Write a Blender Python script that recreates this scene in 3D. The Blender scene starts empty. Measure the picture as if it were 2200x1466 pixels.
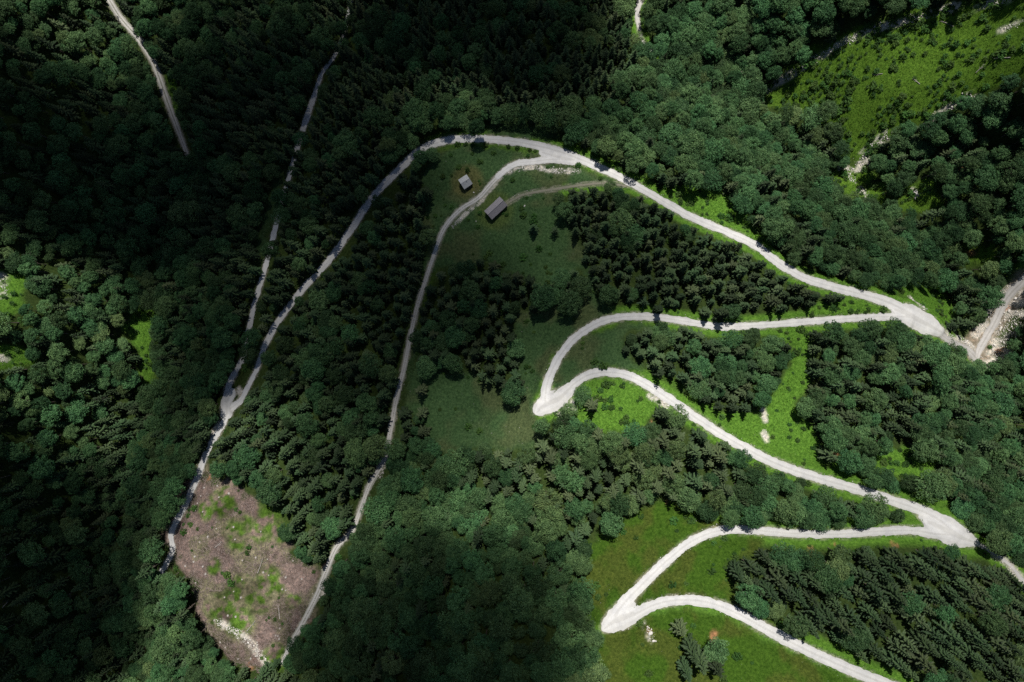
import bpy, bmesh, math, random
import numpy as np
from mathutils import Vector, Matrix, Euler

# ------------------------------------------------------------------ camera, sky, sun, exposure
PW, PH, F = 2200.0, 1466.0, 1500.0          # photograph size and focal length in its pixels
S = 1.3                                     # metres of the survey below to metres of the place
CAMZ = 270.0 * S
NADIR = (1165.0, 700.0)                     # pixel straight below the drone
scene = bpy.context.scene
cd = bpy.data.cameras.new('camera')
cam = bpy.data.objects.new('camera', cd)
scene.collection.objects.link(cam)
scene.camera = cam
cd.sensor_fit = 'HORIZONTAL'; cd.sensor_width = 36.0; cd.lens = 36.0 * F / PW
cd.clip_start = 1.0; cd.clip_end = 6000.0
cam.location = (0, 0, CAMZ)
_n = Vector(((NADIR[0] - PW / 2) / F, -(NADIR[1] - PH / 2) / F, -1.0)).normalized()
_q = _n.rotation_difference(Vector((0, 0, -1)))
cam.rotation_euler = _q.to_euler()
RC = np.array(_q.to_matrix())

SUN_EL, SUN_AZ = math.radians(60), math.radians(3)      # the light comes from the top of the picture (+Y)
SDIR = np.array([math.sin(SUN_AZ) * math.cos(SUN_EL), math.cos(SUN_AZ) * math.cos(SUN_EL), math.sin(SUN_EL)])
world = bpy.data.worlds.new('World'); scene.world = world; world.use_nodes = True
wn = world.node_tree
sky = wn.nodes.new('ShaderNodeTexSky'); sky.sky_type = 'NISHITA'; sky.sun_disc = False
sky.sun_elevation = SUN_EL; sky.sun_rotation = SUN_AZ
sky.altitude = 1000
wn.links.new(sky.outputs[0], wn.nodes['Background'].inputs[0])
wn.nodes['Background'].inputs[1].default_value = 0.05
sl = bpy.data.lights.new('sun', 'SUN'); sl.energy = 4.9; sl.angle = math.radians(0.53); sl.color = (1.0, 0.965, 0.915)
sun = bpy.data.objects.new('sun', sl); scene.collection.objects.link(sun)
sun.rotation_euler = Vector(SDIR).to_track_quat('Z', 'Y').to_euler()
sun.location = (0, 200, 400)
vs = scene.view_settings
vs.view_transform = 'Standard'; vs.look = 'None'; vs.gamma = 1.0; vs.use_curve_mapping = False
vs.exposure = 0.25
cy = scene.cycles
cy.max_bounces = 4; cy.diffuse_bounces = 2; cy.glossy_bounces = 1; cy.transmission_bounces = 2
cy.volume_bounces = 0; cy.transparent_max_bounces = 6
cy.use_denoising = False

# ------------------------------------------------------------------ helpers
rng = np.random.default_rng(11)
random.seed(11)
COL = scene.collection

def link(o):
    COL.objects.link(o); return o

def tag(o, label=None, cat=None, group=None, kind=None):
    if label: o['label'] = label
    if cat: o['category'] = cat
    if group: o['group'] = group
    if kind: o['kind'] = kind
    return o

def mesh_from(name, verts, faces, mats=(), smooth=False):
    me = bpy.data.meshes.new(name)
    me.from_pydata([tuple(map(float, v)) for v in verts] if not isinstance(verts, list) else verts, [], faces)
    for m in mats: me.materials.append(m)
    if smooth:
        me.polygons.foreach_set('use_smooth', [True] * len(me.polygons))
    me.update()
    return me

def np_mesh(name, V, Fc, mats=(), smooth=False):
    """V (n,3) array, Fc (m,k) int array, k = 3 or 4"""
    V = np.asarray(V, dtype=np.float32); Fc = np.asarray(Fc, dtype=np.int32)
    me = bpy.data.meshes.new(name)
    k = Fc.shape[1]
    me.vertices.add(len(V)); me.vertices.foreach_set('co', V.ravel())
    me.loops.add(Fc.size); me.loops.foreach_set('vertex_index', Fc.ravel())
    me.polygons.add(len(Fc))
    me.polygons.foreach_set('loop_start', np.arange(0, Fc.size, k, dtype=np.int32))
    if smooth:
        me.polygons.foreach_set('use_smooth', np.ones(len(Fc), dtype=bool))
    for m in mats: me.materials.append(m)
    me.update(calc_edges=True)
    me.validate()
    return me

_T = rng.random((256, 256))
def vnoise(x, y, s, seed=0):
    x = np.asarray(x, float) / s + 37.7 * seed; y = np.asarray(y, float) / s + 91.3 * seed
    xi = np.floor(x).astype(int); yi = np.floor(y).astype(int)
    fx = x - xi; fy = y - yi
    fx = fx * fx * (3 - 2 * fx); fy = fy * fy * (3 - 2 * fy)
    a = _T[xi & 255, yi & 255]; b = _T[(xi + 1) & 255, yi & 255]
    c = _T[xi & 255, (yi + 1) & 255]; d = _T[(xi + 1) & 255, (yi + 1) & 255]
    return (a * (1 - fx) + b * fx) * (1 - fy) + (c * (1 - fx) + d * fx) * fy

def fbm(x, y, s, seed=0, o=3):
    t = 0; w = 0
    for k in range(o):
        t = t + vnoise(x, y, s / 2 ** k, seed + k) * 0.5 ** k; w += 0.5 ** k
    return t / w

def sstep(a, b, x):
    t = np.clip((x - a) / (b - a), 0, 1); return t * t * (3 - 2 * t)

def px_dir(px, py):
    px = np.asarray(px, float); py = np.asarray(py, float)
    d = np.stack([(px - PW / 2) / F, -(py - PH / 2) / F, -np.ones_like(px)], -1)
    return d @ RC.T

def project(P):
    P = np.asarray(P, float)
    c = (P - np.array([0, 0, CAMZ])) @ RC
    return PW / 2 + F * c[..., 0] / -c[..., 2], PH / 2 - F * c[..., 1] / -c[..., 2]

# ------------------------------------------------------------------ the lie of the land
# control points: pixel x, pixel y, depth below the drone in metres
CTRL = [(1010,298,270),(1250,345,267),(1480,465,262),(1700,585,257),(1950,670,253),(1600,700,248),(1340,680,243),
 (1170,860,237),(1320,800,234),(1580,950,229),(1830,1048,223),(2050,1140,218),(1700,1145,213),(1480,1165,210),(1315,1330,205),
 (1500,1295,202),(1740,1400,198),(1910,1470,194),(1045,560,262),(1000,760,250),(1100,930,238),(900,400,271),
 (740,500,270),(600,690,263),(495,870,256),(430,1010,252),(365,1200,249),(620,380,281),(680,200,290),(720,110,294),
 (882,720,256),(838,930,247),(755,1140,240),(650,1340,237),(605,1430,236),(500,1250,243),(440,1400,247),
 (470,600,272),(470,300,286),(390,290,294),(370,550,289),(330,830,282),(290,1100,274),(290,1400,268),
 (200,600,268),(0,600,247),(0,100,262),(0,1200,244),(200,60,287),(250,40,290),(200,300,280),(120,1000,256),(100,1400,248),
 (-300,700,205),(-300,0,225),(-300,1500,205),(1000,100,286),(1300,100,294),(1000,-250,305),(600,-250,310),(1350,-250,308),
 (1370,20,300),(1560,190,300),(1720,290,297),(1800,380,293),(2000,570,282),(2110,760,270),(2200,1000,256),
 (1480,250,280),(1660,420,270),(1850,590,259),(2030,720,256),(1900,200,276),(2150,50,254),(2200,300,260),(1700,30,284),
 (2200,650,264),(2000,400,276),(2450,500,232),(2450,0,215),(2450,900,232),(2180,1300,212),(2450,1400,200),(2000,1440,192),
 (1700,1650,180),(1200,1650,188),(700,1650,212),(300,1650,250),(0,1650,228),(1000,1300,218),(850,1400,224),(1150,1120,223),
 (1900,900,240),(2100,950,246),(1350,1000,222),(1800,-250,270)]
_c = np.array(CTRL, float); _c[:, 2] *= S
_d = px_dir(_c[:, 0], _c[:, 1])
_P = _d * (_c[:, 2] / -_d[:, 2])[:, None]
CX, CY, CZ = _P[:, 0], _P[:, 1], CAMZ - _c[:, 2]
def _tps(r2): return 0.5 * r2 * np.log(r2 + 1e-9)
_n = len(CX)
_A = np.zeros((_n + 3, _n + 3))
_A[:_n, :_n] = _tps((CX[:, None] - CX) ** 2 + (CY[:, None] - CY) ** 2) + np.eye(_n) * 60.0
_A[:_n, _n] = 1; _A[:_n, _n + 1] = CX; _A[:_n, _n + 2] = CY; _A[_n:, :_n] = _A[:_n, _n:].T
_W = np.linalg.solve(_A, np.r_[CZ, 0, 0, 0])
def tps(x, y):
    s = x.shape; x = x.ravel(); y = y.ravel()
    xc = np.clip(x, -410, 410); yc = np.clip(y, -310, 320)
    z = _W[_n] + _W[_n + 1] * xc + _W[_n + 2] * yc
    for i in range(_n):
        z += _W[i] * _tps((xc - CX[i]) ** 2 + (yc - CY[i]) ** 2)
    z += 0.16 * (np.abs(x - xc) + np.abs(y - yc) * 0.5)
    return np.clip(z, -80, 330).reshape(s)

class Grid:
    def __init__(s, ax, ay, Z): s.ax, s.ay, s.Z = ax, ay, Z
    def __call__(s, x, y):
        x = np.asarray(x, float); y = np.asarray(y, float)
        i = np.clip(np.searchsorted(s.ax, x) - 1, 0, len(s.ax) - 2); j = np.clip(np.searchsorted(s.ay, y) - 1, 0, len(s.ay) - 2)
        fx = np.clip((x - s.ax[i]) / (s.ax[i + 1] - s.ax[i]), 0, 1); fy = np.clip((y - s.ay[j]) / (s.ay[j + 1] - s.ay[j]), 0, 1)
        Z = s.Z
        return (Z[i, j] * (1 - fx) + Z[i + 1, j] * fx) * (1 - fy) + (Z[i, j + 1] * (1 - fx) + Z[i + 1, j + 1] * fx) * fy

_bx = np.arange(-520, 521, 5.0); _by = np.arange(-420, 421, 5.0)
H0 = Grid(_bx, _by, tps(*np.meshgrid(_bx, _by, indexing='ij')))

def to_ground(px, py, H, up=0.0):
    d = px_dir(px, py); D = np.full(np.shape(px), 318.0)
    for _ in range(60):
        P = d * (D / -d[..., 2])[..., None]
        D = 0.4 * D + 0.6 * (CAMZ - H(P[..., 0], P[..., 1]) - up)
    P = d * (D / -d[..., 2])[..., None]
    P[..., 2] += CAMZ
    return P

# ------------------------------------------------------------------ roads traced on the photograph: (px, py, width px)
ROADS = {
 'gravel_road': [
  [(352,1225,22),(365,1190,24),(372,1140,26),(400,1080,28),(425,1020,28),(445,970,26),(470,925,26),(485,892,28),(486,855,32),(497,818,24),(513,787,20),(524,763,18),(532,720,22),(548,650,20),(568,580,20),(588,505,22),(604,445,21),(622,380,20),(640,315,22),(660,250,24),(676,205,20),(694,155,16),(720,118,15),(742,60,14),(760,-30,14)],
  [(494,878,32),(514,862,20),(530,835,16),(550,797,17),(570,742,20),(600,688,22),(650,622,22),(700,568,22),(750,500,23),(800,425,24),(850,372,25),(900,325,26),(955,303,26),(1010,298,26),(1100,304,27),(1180,320,31),(1240,340,29),(1320,375,27),(1400,418,27),(1480,464,27),(1560,498,27),(1620,526,28),(1680,570,28),(1740,602,28),(1830,627,30),(1895,645,34),(1945,668,40),(1985,693,42),(2018,712,22)],
  [(1960,682,40),(1920,680,30),(1850,683,27),(1750,690,28),(1650,698,28),(1550,702,29),(1480,692,29),(1400,681,29),(1340,681,30),(1290,692,31),(1240,722,32),(1205,762,34),(1182,805,35),(1172,845,36),(1175,866,46),(1202,860,42),(1232,826,34),(1270,804,34),(1320,801,34),(1370,816,35),(1430,853,36),(1500,901,36),(1580,951,37),(1660,993,38),(1740,1022,38),(1830,1048,38),(1900,1070,38),(1970,1094,40),(2015,1116,46),(2050,1142,44),(2088,1164,22)],
  [(2060,1150,42),(2010,1148,40),(1960,1140,34),(1880,1142,34),(1800,1148,34),(1700,1146,33),(1600,1138,33),(1540,1141,34),(1485,1164,36),(1432,1206,38),(1390,1246,40),(1345,1290,44),(1322,1322,52),(1325,1338,50),(1358,1324,44),(1405,1299,40),(1460,1289,40),(1520,1294,40),(1580,1316,41),(1650,1354,42),(1740,1400,43),(1830,1440,44),(1910,1472,45),(2060,1530,46)],
  [(1222,344,26),(1185,343,30),(1150,347,26),(1115,351,24),(1090,362,23),(1070,380,22)],
 ],
 'farm_track': [
  [(1092,361,22),(1060,390,22),(1028,425,21),(988,452,21),(955,490,20),(935,540,18),(915,600,19),(896,660,20),(882,720,20),(868,790,21),(851,860,22),(838,930,22),(824,990,23),(795,1040,21),(776,1090,21),(756,1140,22),(722,1178,24),(700,1230,25),(680,1280,24),(652,1336,25),(628,1378,20),(605,1425,17)]],
 'forest_track': [
  [(210,-40,17),(235,0,18),(260,40,18),(300,86,19),(330,135,18),(350,190,20),(366,235,19),(385,285,16),(400,330,14)]],
 'ravine_track': [
  [(2240,565,38),(2195,605,38),(2160,640,36),(2135,695,34),(2105,745,34),(2100,770,24)],
  [(1392,-30,26),(1370,18,24),(1372,55,14),(1382,90,12),(1408,115,10)],
  [(2015,712,14),(2045,735,14),(2075,752,16),(2098,770,18)],
  [(2088,1164,10),(2125,1182,8),(2165,1212,8),(2190,1240,9),(2230,1275,9)]],
 'meadow_path': [
  [(1086,440,7),(1105,428,8),(1130,417,8),(1200,405,8),(1290,394,7),(1345,400,7)]],
}

def resample(pts, fac=1.0, step=0.8):
    p = np.array(pts, float)
    G = to_ground(p[:, 0], p[:, 1], H0)
    D = CAMZ - G[:, 2]
    hw = p[:, 2] * D / F * 0.5 * fac
    # Catmull-Rom through the traced points
    out = []
    for i in range(len(G) - 1):
        p0 = G[max(i - 1, 0)]; p1 = G[i]; p2 = G[i + 1]; p3 = G[min(i + 2, len(G) - 1)]
        n = max(2, int(np.linalg.norm((p2 - p1)[:2]) / step))
        t = np.arange(n)[:, None] / n
        q = 0.5 * ((2 * p1) + (-p0 + p2) * t + (2 * p0 - 5 * p1 + 4 * p2 - p3) * t ** 2 + (-p0 + 3 * p1 - 3 * p2 + p3) * t ** 3)
        out.append(np.c_[q, hw[i] * (1 - t) + hw[i + 1] * t])
    out.append(np.r_[G[-1], hw[-1]][None])
    q = np.concatenate(out)
    m_ = min(15, len(q) // 3); k = np.ones(2 * m_ + 1) / (2 * m_ + 1)
    z = np.pad(q[:, 2], m_, mode='edge')
    q[:, 2] = np.convolve(z, k, 'valid')
    return q
FAC = {'gravel_road': (.52, .6, .54, .55, .56), 'farm_track': (.56,), 'forest_track': (.8,), 'ravine_track': (.5, .5, 1, 1), 'meadow_path': (1,)}
APRONS = [[(1153,887,10),(1163,876,34),(1184,864,46),(1206,852,36),(1225,834,24)], [(1925,666,28),(1955,678,48),(1990,696,44),(2022,714,16)], [(1995,1122,36),(2035,1140,56),(2065,1155,44),(2100,1168,10)], [(1298,1352,12),(1312,1340,38),(1334,1328,54),(1360,1318,38)], [(486,888,28),(489,862,30),(498,845,20)], [(1165,328,16),(1198,337,30),(1232,344,22)]]
ROADPTS = {n: [resample(l, f_) for l, f_ in zip(ls, FAC[n])] for n, ls in ROADS.items()}
ROADPTS['gravel_road'] += [resample(l) for l in APRONS]

# field on a fine raster: signed distance to each road, its height
RS = 0.4
rx = np.arange(-302, 302, RS); ry = np.arange(-215, 224, RS)
FIELD = {}
zs = np.zeros((len(rx), len(ry))); zw = np.zeros_like(zs); anyd = np.full_like(zs, 99.0)
for name, lines in ROADPTS.items():
    sd = np.full((len(rx), len(ry)), 99.0); rel = np.full_like(sd, 99.0)
    for q in lines:
        for x, y, z, w in q:
            R = w + 6.0
            i0, i1 = np.searchsorted(rx, [x - R, x + R]); j0, j1 = np.searchsorted(ry, [y - R, y + R])
            if i1 <= i0 or j1 <= j0: continue
            d = np.hypot(rx[i0:i1, None] - x, ry[None, j0:j1] - y)
            s = sd[i0:i1, j0:j1]; np.minimum(s, d - w, out=s)
            s = rel[i0:i1, j0:j1]; np.minimum(s, d / w, out=s)
            g = np.exp(-(d / 1.6) ** 2) + 1e-9
            zs[i0:i1, j0:j1] += g * z; zw[i0:i1, j0:j1] += g
    FIELD[name] = (sd, rel)
    np.minimum(anyd, sd, out=anyd)
ZROAD = np.where(zw > 0, zs / np.maximum(zw, 1e-30), 0)
RD = Grid(rx, ry, anyd)
ZR = Grid(rx, ry, ZROAD)

# terrain axes: fine under the drone, coarse towards the surrounding slopes
def axis(lo, hi, st, far):
    a = np.arange(lo, hi + st / 2, st)
    g = [st * 1.25 ** k for k in range(1, 60)]
    ext = np.cumsum(g); ext = ext[ext < far]
    return np.concatenate([lo - ext[::-1], a, hi + ext])
gx = axis(-290, 290, 0.85, 1300); gy = axis(-203, 213, 0.85, 1300)
GX, GY = np.meshgrid(gx, gy, indexing='ij')
core = (np.abs(GX) < 515) & (np.abs(GY) < 415)
Z = np.where(core, H0(GX, GY), 0)
_o = ~core
Z[_o] = tps(GX[_o], GY[_o])
Z += (fbm(GX, GY, 22, 3) - 0.5) * 3.0 + (fbm(GX, GY, 5, 9) - 0.5) * 0.9 + (vnoise(GX, GY, 1.6, 5) - 0.5) * 0.22
inr = (np.abs(GX) < 301) & (GY > -214) & (GY < 222)
dd = np.full_like(Z, 99.0); dd[inr] = RD(GX[inr], GY[inr])
near = dd < 4.5
b = np.zeros_like(Z); b[near] = 1 - sstep(1.0, 4.2, dd[near])
zr = np.zeros_like(Z); zr[near] = ZR(GX[near], GY[near])
Z = np.where(near, Z * (1 - b) + (zr - 0.05) * b, Z)
H = Grid(gx, gy, Z)

# ------------------------------------------------------------------ what grows where, traced on the photograph
OPEN = {   # name: (kind of cover, polygon)
 'hut_meadow': ('meadow', [(925,335),(1000,312),(1100,318),(1160,330),(1200,345),(1260,360),(1360,408),(1290,396),(1200,400),(1195,440),(1240,500),(1262,560),(1285,640),(1330,668),(1250,710),(1190,770),(1155,850),(1150,890),(1175,960),(1100,962),(1040,965),(960,975),(930,960),(905,900),(880,880),(880,800),(930,795),(1000,795),(1060,825),(1085,872),(1112,872),(1118,800),(1104,720),(1108,668),(1160,664),(1182,655),(1245,655),(1258,570),(1215,590),(1180,640),(1140,600),(1080,585),(1050,560),(960,575),(920,590),(905,560),(930,520),(905,470),(922,430),(905,380)]),
 'hairpin_meadow': ('meadow', [(1370,690),(1440,700),(1345,712),(1338,760),(1390,800),(1300,792),(1230,832),(1190,852),(1182,800),(1230,740),(1300,700)]),
 'bright_meadow': ('lush', [(1225,850),(1290,812),(1350,815),(1420,850),(1475,888),(1430,880),(1400,895),(1380,920),(1340,925),(1300,932),(1265,925),(1235,905)]),
 'right_clearing': ('lush', [(1390,785),(1420,800),(1500,875),(1560,925),(1640,965),(1770,1015),(1770,970),(1755,920),(1705,875),(1738,835),(1735,770),(1745,700),(1640,705),(1700,740),(1692,800),(1660,850),(1640,880),(1600,890),(1540,880),(1460,825),(1405,785)]),
 'lower_meadow': ('olive', [(1262,1170),(1310,1135),(1365,1100),(1400,1082),(1440,1075),(1500,1090),(1530,1122),(1600,1132),(1500,1145),(1430,1195),(1380,1250),(1320,1310),(1290,1345),(1258,1340),(1255,1250)]),
 'leg_meadow': ('olive', [(1345,1300),(1390,1240),(1450,1185),(1540,1150),(1640,1158),(1625,1185),(1560,1210),(1575,1260),(1640,1320),(1690,1330),(1720,1380),(1640,1345),(1540,1290),(1460,1285),(1390,1300)]),
 'verge_meadow': ('lush', [(1700,1350),(1790,1375),(1860,1420),(1950,1470),(2000,1500),(1900,1470),(1800,1425),(1720,1385)]),
 'bottom_meadow': ('olive', [(1255,1385),(1300,1362),(1380,1330),(1480,1305),(1560,1325),(1650,1375),(1750,1425),(1850,1470),(2000,1540),(1300,1560),(1290,1440)]),
 'top_verge': ('lush', [(1235,305),(1300,335),(1400,390),(1480,395),(1545,405),(1590,450),(1640,500),(1665,540),(1600,512),(1500,470),(1400,412),(1300,355),(1200,310)]),
 'loop_verge': ('meadow', [(1050,262),(1170,262),(1200,300),(1100,300),(1040,292)]),
 'road_verge': ('lush', [(1660,545),(1720,580),(1800,600),(1890,620),(1960,600),(2012,640),(2035,700),(2010,690),(1950,640),(1820,618),(1720,595)]),
 'wedge_verge': ('lush', [(1660,690),(1760,650),(1830,642),(1930,662),(1800,682),(1700,692)]),
 'slope_meadow': ('shrubland', [(1632,190),(1700,138),(1800,76),(1900,36),(2050,-2),(2260,-50),(2260,140),(2130,195),(2060,225),(1985,262),(1905,295),(1880,340),(1845,350),(1800,330),(1785,285),(1720,240),(1665,235)]),
 'ravine_gap': ('shrubland', [(1775,350),(1855,358),(1905,390),(1895,445),(1840,425),(1785,395)]),
 'ravine_clearing': ('shrubland', [(1930,382),(2018,392),(2025,460),(1935,452)]),
 'red_gap': ('shrubland', [(2065,515),(2130,520),(2140,570),(2075,575)]),
 'ravine_verge': ('lush', [(1985,600),(2030,625),(2060,690),(2030,700),(2000,650)]),
 'ravine_bed': ('rubble', [(2060,735),(2105,700),(2150,625),(2195,570),(2230,590),(2200,650),(2150,720),(2125,790),(2100,785),(2075,760)]),
 'felled_clearing': ('brash', [(392,1045),(440,1008),(530,1060),(600,1110),(610,1180),(685,1228),(640,1350),(600,1412),(570,1450),(505,1430),(440,1350),(405,1240),(372,1200),(366,1130)]),
 'left_glade': ('lush', [(-60,560),(40,570),(58,600),(40,655),(10,690),(-60,690)]),
 'left_lawn': ('lush', [(-60,735),(40,742),(85,780),(40,790),(-60,800)]),
 'ravine_lawn': ('lush', [(268,700),(300,655),(335,640),(332,760),(334,832),(312,835),(300,770)]),
 'hairpin_verge': ('lush', [(2040,1085),(2100,1130),(2130,1175),(2185,1225),(2230,1265),(2180,1245),(2100,1185),(2080,1150)]),
 'stand_gap': ('lush', [(1880,965),(1960,955),(2015,985),(2010,1035),(1930,1025),(1880,1005)]),
 'stand_glade': ('lush', [(1790,985),(1830,1010),(1880,1035),(2060,1065),(2040,1090),(1900,1058),(1790,1030)]),
 'road_strip': ('meadow', [(556,560),(584,480),(618,330),(606,330),(578,400),(552,500),(538,590)]),
 'track_verge': ('meadow', [(875,760),(905,720),(885,800),(880,880),(850,960),(835,1000),(870,880)]),
 'track_bank': ('lush', [(360,150),(378,170),(392,270),(380,265),(362,200)]),
}
MS = 4.0; MX0, MY0 = -200, -200
mw, mh = int((PW + 400) / MS), int((PH + 400) / MS)
mpx, mpy = np.meshgrid(MX0 + (np.arange(mw) + .5) * MS, MY0 + (np.arange(mh) + .5) * MS, indexing='ij')
def inpoly(x, y, poly):
    r = np.zeros(np.shape(x), bool); n = len(poly)
    for i in range(n):
        x1, y1 = poly[i]; x2, y2 = poly[(i + 1) % n]
        if y1 == y2: continue
        c = ((y1 > y) != (y2 > y)) & (x < (x2 - x1) * (y - y1) / (y2 - y1) + x1)
        r ^= c
    return r
def blur(a, n=2):
    for _ in range(n):
        a = (np.roll(a, 1, 0) + 2 * a + np.roll(a, -1, 0)) / 4; a = (np.roll(a, 1, 1) + 2 * a + np.roll(a, -1, 1)) / 4
    return a
COVERS = ('meadow', 'lush', 'olive', 'shrubland', 'rubble', 'brash')
cov = {c: np.zeros((mw, mh)) for c in COVERS}
for n, (c, poly) in OPEN.items():
    cov[c] = np.maximum(cov[c], inpoly(mpx, mpy, poly).astype(float))
max_, may_ = MX0 + (np.arange(mw) + .5) * MS, MY0 + (np.arange(mh) + .5) * MS
COV = {c: Grid(max_, may_, blur(a, 2)) for c, a in cov.items()}
OPENG = Grid(max_, may_, blur(np.clip(sum(cov.values()), 0, 1), 1))

# pale limestone and red earth, traced: (polyline px, width m)
STONY = [([(1535,140),(1590,165),(1640,195)],2.6),([(1640,197),(1700,160),(1800,98),(1900,55),(2060,12)],2.0),([(1995,262),(2040,232),(2085,205)],2.0),
 ([(1905,290),(1860,330),(1850,365)],2.6),([(1785,356),(1840,366)],1.8),([(1818,368),(1836,392)],1.4),([(1850,408),(1862,422)],1.6),([(1963,408),(1972,424)],1.8),
 ([(2060,730),(2085,745),(2100,770)],3.4),([(2205,632),(2172,685),(2150,745),(2130,795)],4.2),([(2165,615),(2128,672),(2098,722)],2.6),([(1637,880),(1645,905)],1.7),([(1640,930),(1648,945)],1.3),
 ([(470,1338),(510,1360),(545,1388),(575,1432)],2.4),([(1205,885),(1230,868)],2.4),([(1075,375),(1105,362),(1140,358),(1170,364),(1205,368),(1245,366)],1.7),
 ([(972,490),(985,475),(1010,450),(1035,432),(1058,402),(1080,376)],1.0),([(1392,1348),(1402,1375)],1.5),([(2130,1185),(2170,1215),(2205,1260)],1.8),([(475,900),(462,925),(452,935)],1.6),
 ([(440,985),(430,1020),(412,1060)],1.0),([(1395,850),(1420,862)],1.4),([(1410,855),(1435,875)],1.6),([(700,1225),(690,1290)],1.6),([(826,985),(815,1030)],1.6),
 ([(2110,10),(2160,2)],2.0),([(2160,62),(2185,52)],1.8),([(500,850),(512,838),(520,850)],1.8),([(1955,640),(1990,668)],1.6),([(2030,715),(2060,740)],1.6),([(0,590),(12,640)],1.2),([(0,765),(8,780)],1.0)]
REDDISH = [(1805,550,2.6),(2165,668,3.0),(2150,755,2.6),(1958,885,2.0),(1795,975,2.2),(1390,1360,1.8),(1530,1375,2.6),(1445,1082,2.0),(1470,1076,1.6),(1375,925,1.4),(1395,905,1.2),(2090,540,3.0),
 (445,1025,2.5),(700,1220,2.5),(2075,355,2.6),(1245,1112,1.2),(1790,1168,1.4),(1920,1170,1.4),(1745,1185,1.2),(1660,1245,1.0),(1390,1300,1.0),(545,1425,3)]
stony = np.full(GX.shape, 0.0)
def splat(arr, x, y, R, val=1.0, soft=0.5):
    i0, i1 = np.searchsorted(gx, [x - R * 1.6, x + R * 1.6]); j0, j1 = np.searchsorted(gy, [y - R * 1.6, y + R * 1.6])
    d = np.hypot(gx[i0:i1, None] - x, gy[None, j0:j1] - y) / R
    s = arr[i0:i1, j0:j1]; np.maximum(s, val * (1 - sstep(1 - soft, 1 + soft, d)), out=s)
STONE_SAMPLES = []
for pts, wdt in STONY:
    wdt *= 1.45
    p = np.array(pts, float); G = to_ground(p[:, 0], p[:, 1], H)
    for i in range(len(G) - 1):
        n = max(2, int(np.linalg.norm(G[i + 1] - G[i]) / 0.5))
        for t in np.arange(n) / n:
            q = G[i] * (1 - t) + G[i + 1] * t
            splat(stony, q[0], q[1], wdt * 0.5 * random.uniform(.6, 1.2) + 0.3)
            STONE_SAMPLES.append((q[0], q[1], wdt))
red = np.full(GX.shape, 0.0)
for px, py, r in REDDISH:
    q = to_ground(np.array([px]), np.array([py]), H)[0]
    for k in range(5):
        splat(red, q[0] + random.gauss(0, r * .4), q[1] + random.gauss(0, r * .4), r * random.uniform(.3, .6), random.uniform(.5, 1))

# ------------------------------------------------------------------ materials
def new_mat(name):
    m = bpy.data.materials.new(name); m.use_nodes = True
    nt = m.node_tree; bs = nt.nodes['Principled BSDF']
    bs.inputs['Specular IOR Level'].default_value = 0.2
    bs.inputs['Roughness'].default_value = 0.85
    return m, nt, bs
def N(nt, t, **kw):
    n = nt.nodes.new(t)
    for k, v in kw.items(): setattr(n, k, v)
    return n
def noise(nt, scale, detail=4, rough=0.6, vec=None):
    n = N(nt, 'ShaderNodeTexNoise'); n.inputs['Scale'].default_value = scale
    n.inputs['Detail'].default_value = detail; n.inputs['Roughness'].default_value = rough
    if vec is None:
        g = N(nt, 'ShaderNodeNewGeometry'); vec = g.outputs['Position']
    nt.links.new(vec, n.inputs['Vector']); return n
def ramp(nt, fac, stops):
    r = N(nt, 'ShaderNodeValToRGB'); cr = r.color_ramp
    while len(cr.elements) < len(stops): cr.elements.new(0.5)
    for e, (p, c) in zip(cr.elements, stops): e.position = p; e.color = (*c, 1) if len(c) == 3 else c
    nt.links.new(fac, r.inputs[0]); return r
def mixc(nt, a, b, fac=1.0, mode='MIX'):
    m = N(nt, 'ShaderNodeMix', data_type='RGBA', blend_type=mode)
    for s, v in ((6, a), (7, b), (0, fac)):
        if hasattr(v, 'links') or hasattr(v, 'is_linked'): nt.links.new(v, m.inputs[s])
        else: m.inputs[s].default_value = (*v, 1) if isinstance(v, tuple) else v
    return m.outputs[2]
def bump(nt, bs, h, strength, dist):
    b = N(nt, 'ShaderNodeBump'); b.inputs['Strength'].default_value = strength; b.inputs['Distance'].default_value = dist
    nt.links.new(h, b.inputs['Height']); nt.links.new(b.outputs[0], bs.inputs['Normal'])

def ground_material():
    m, nt, bs = new_mat('ground_cover')
    a = N(nt, 'ShaderNodeAttribute', attribute_name='cover')
    n1 = noise(nt, 0.9, 5, 0.7); n2 = noise(nt, 4.0, 4, 0.7)
    v1 = ramp(nt, n1.outputs[0], [(0.28, (0.42, 0.5, 0.42)), (0.5, (1, 1, 1)), (0.74, (1.75, 1.6, 1.5))])
    v2 = ramp(nt, n2.outputs[0], [(0.3, (0.6, 0.6, 0.6)), (0.7, (1.4, 1.4, 1.35))])
    c = mixc(nt, a.outputs['Color'], v1.outputs[0], 1.0, 'MULTIPLY')
    c = mixc(nt, c, v2.outputs[0], 1.0, 'MULTIPLY')
    nt.links.new(c, bs.inputs['Base Color']); bs.inputs['Roughness'].default_value = 0.95; bs.inputs['Specular IOR Level'].default_value = 0.0
    mx = N(nt, 'ShaderNodeMath', operation='ADD'); nt.links.new(n1.outputs[0], mx.inputs[0]); nt.links.new(n2.outputs[0], mx.inputs[1])
    bump(nt, bs, mx.outputs[0], 0.7, 0.35)
    return m
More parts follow.
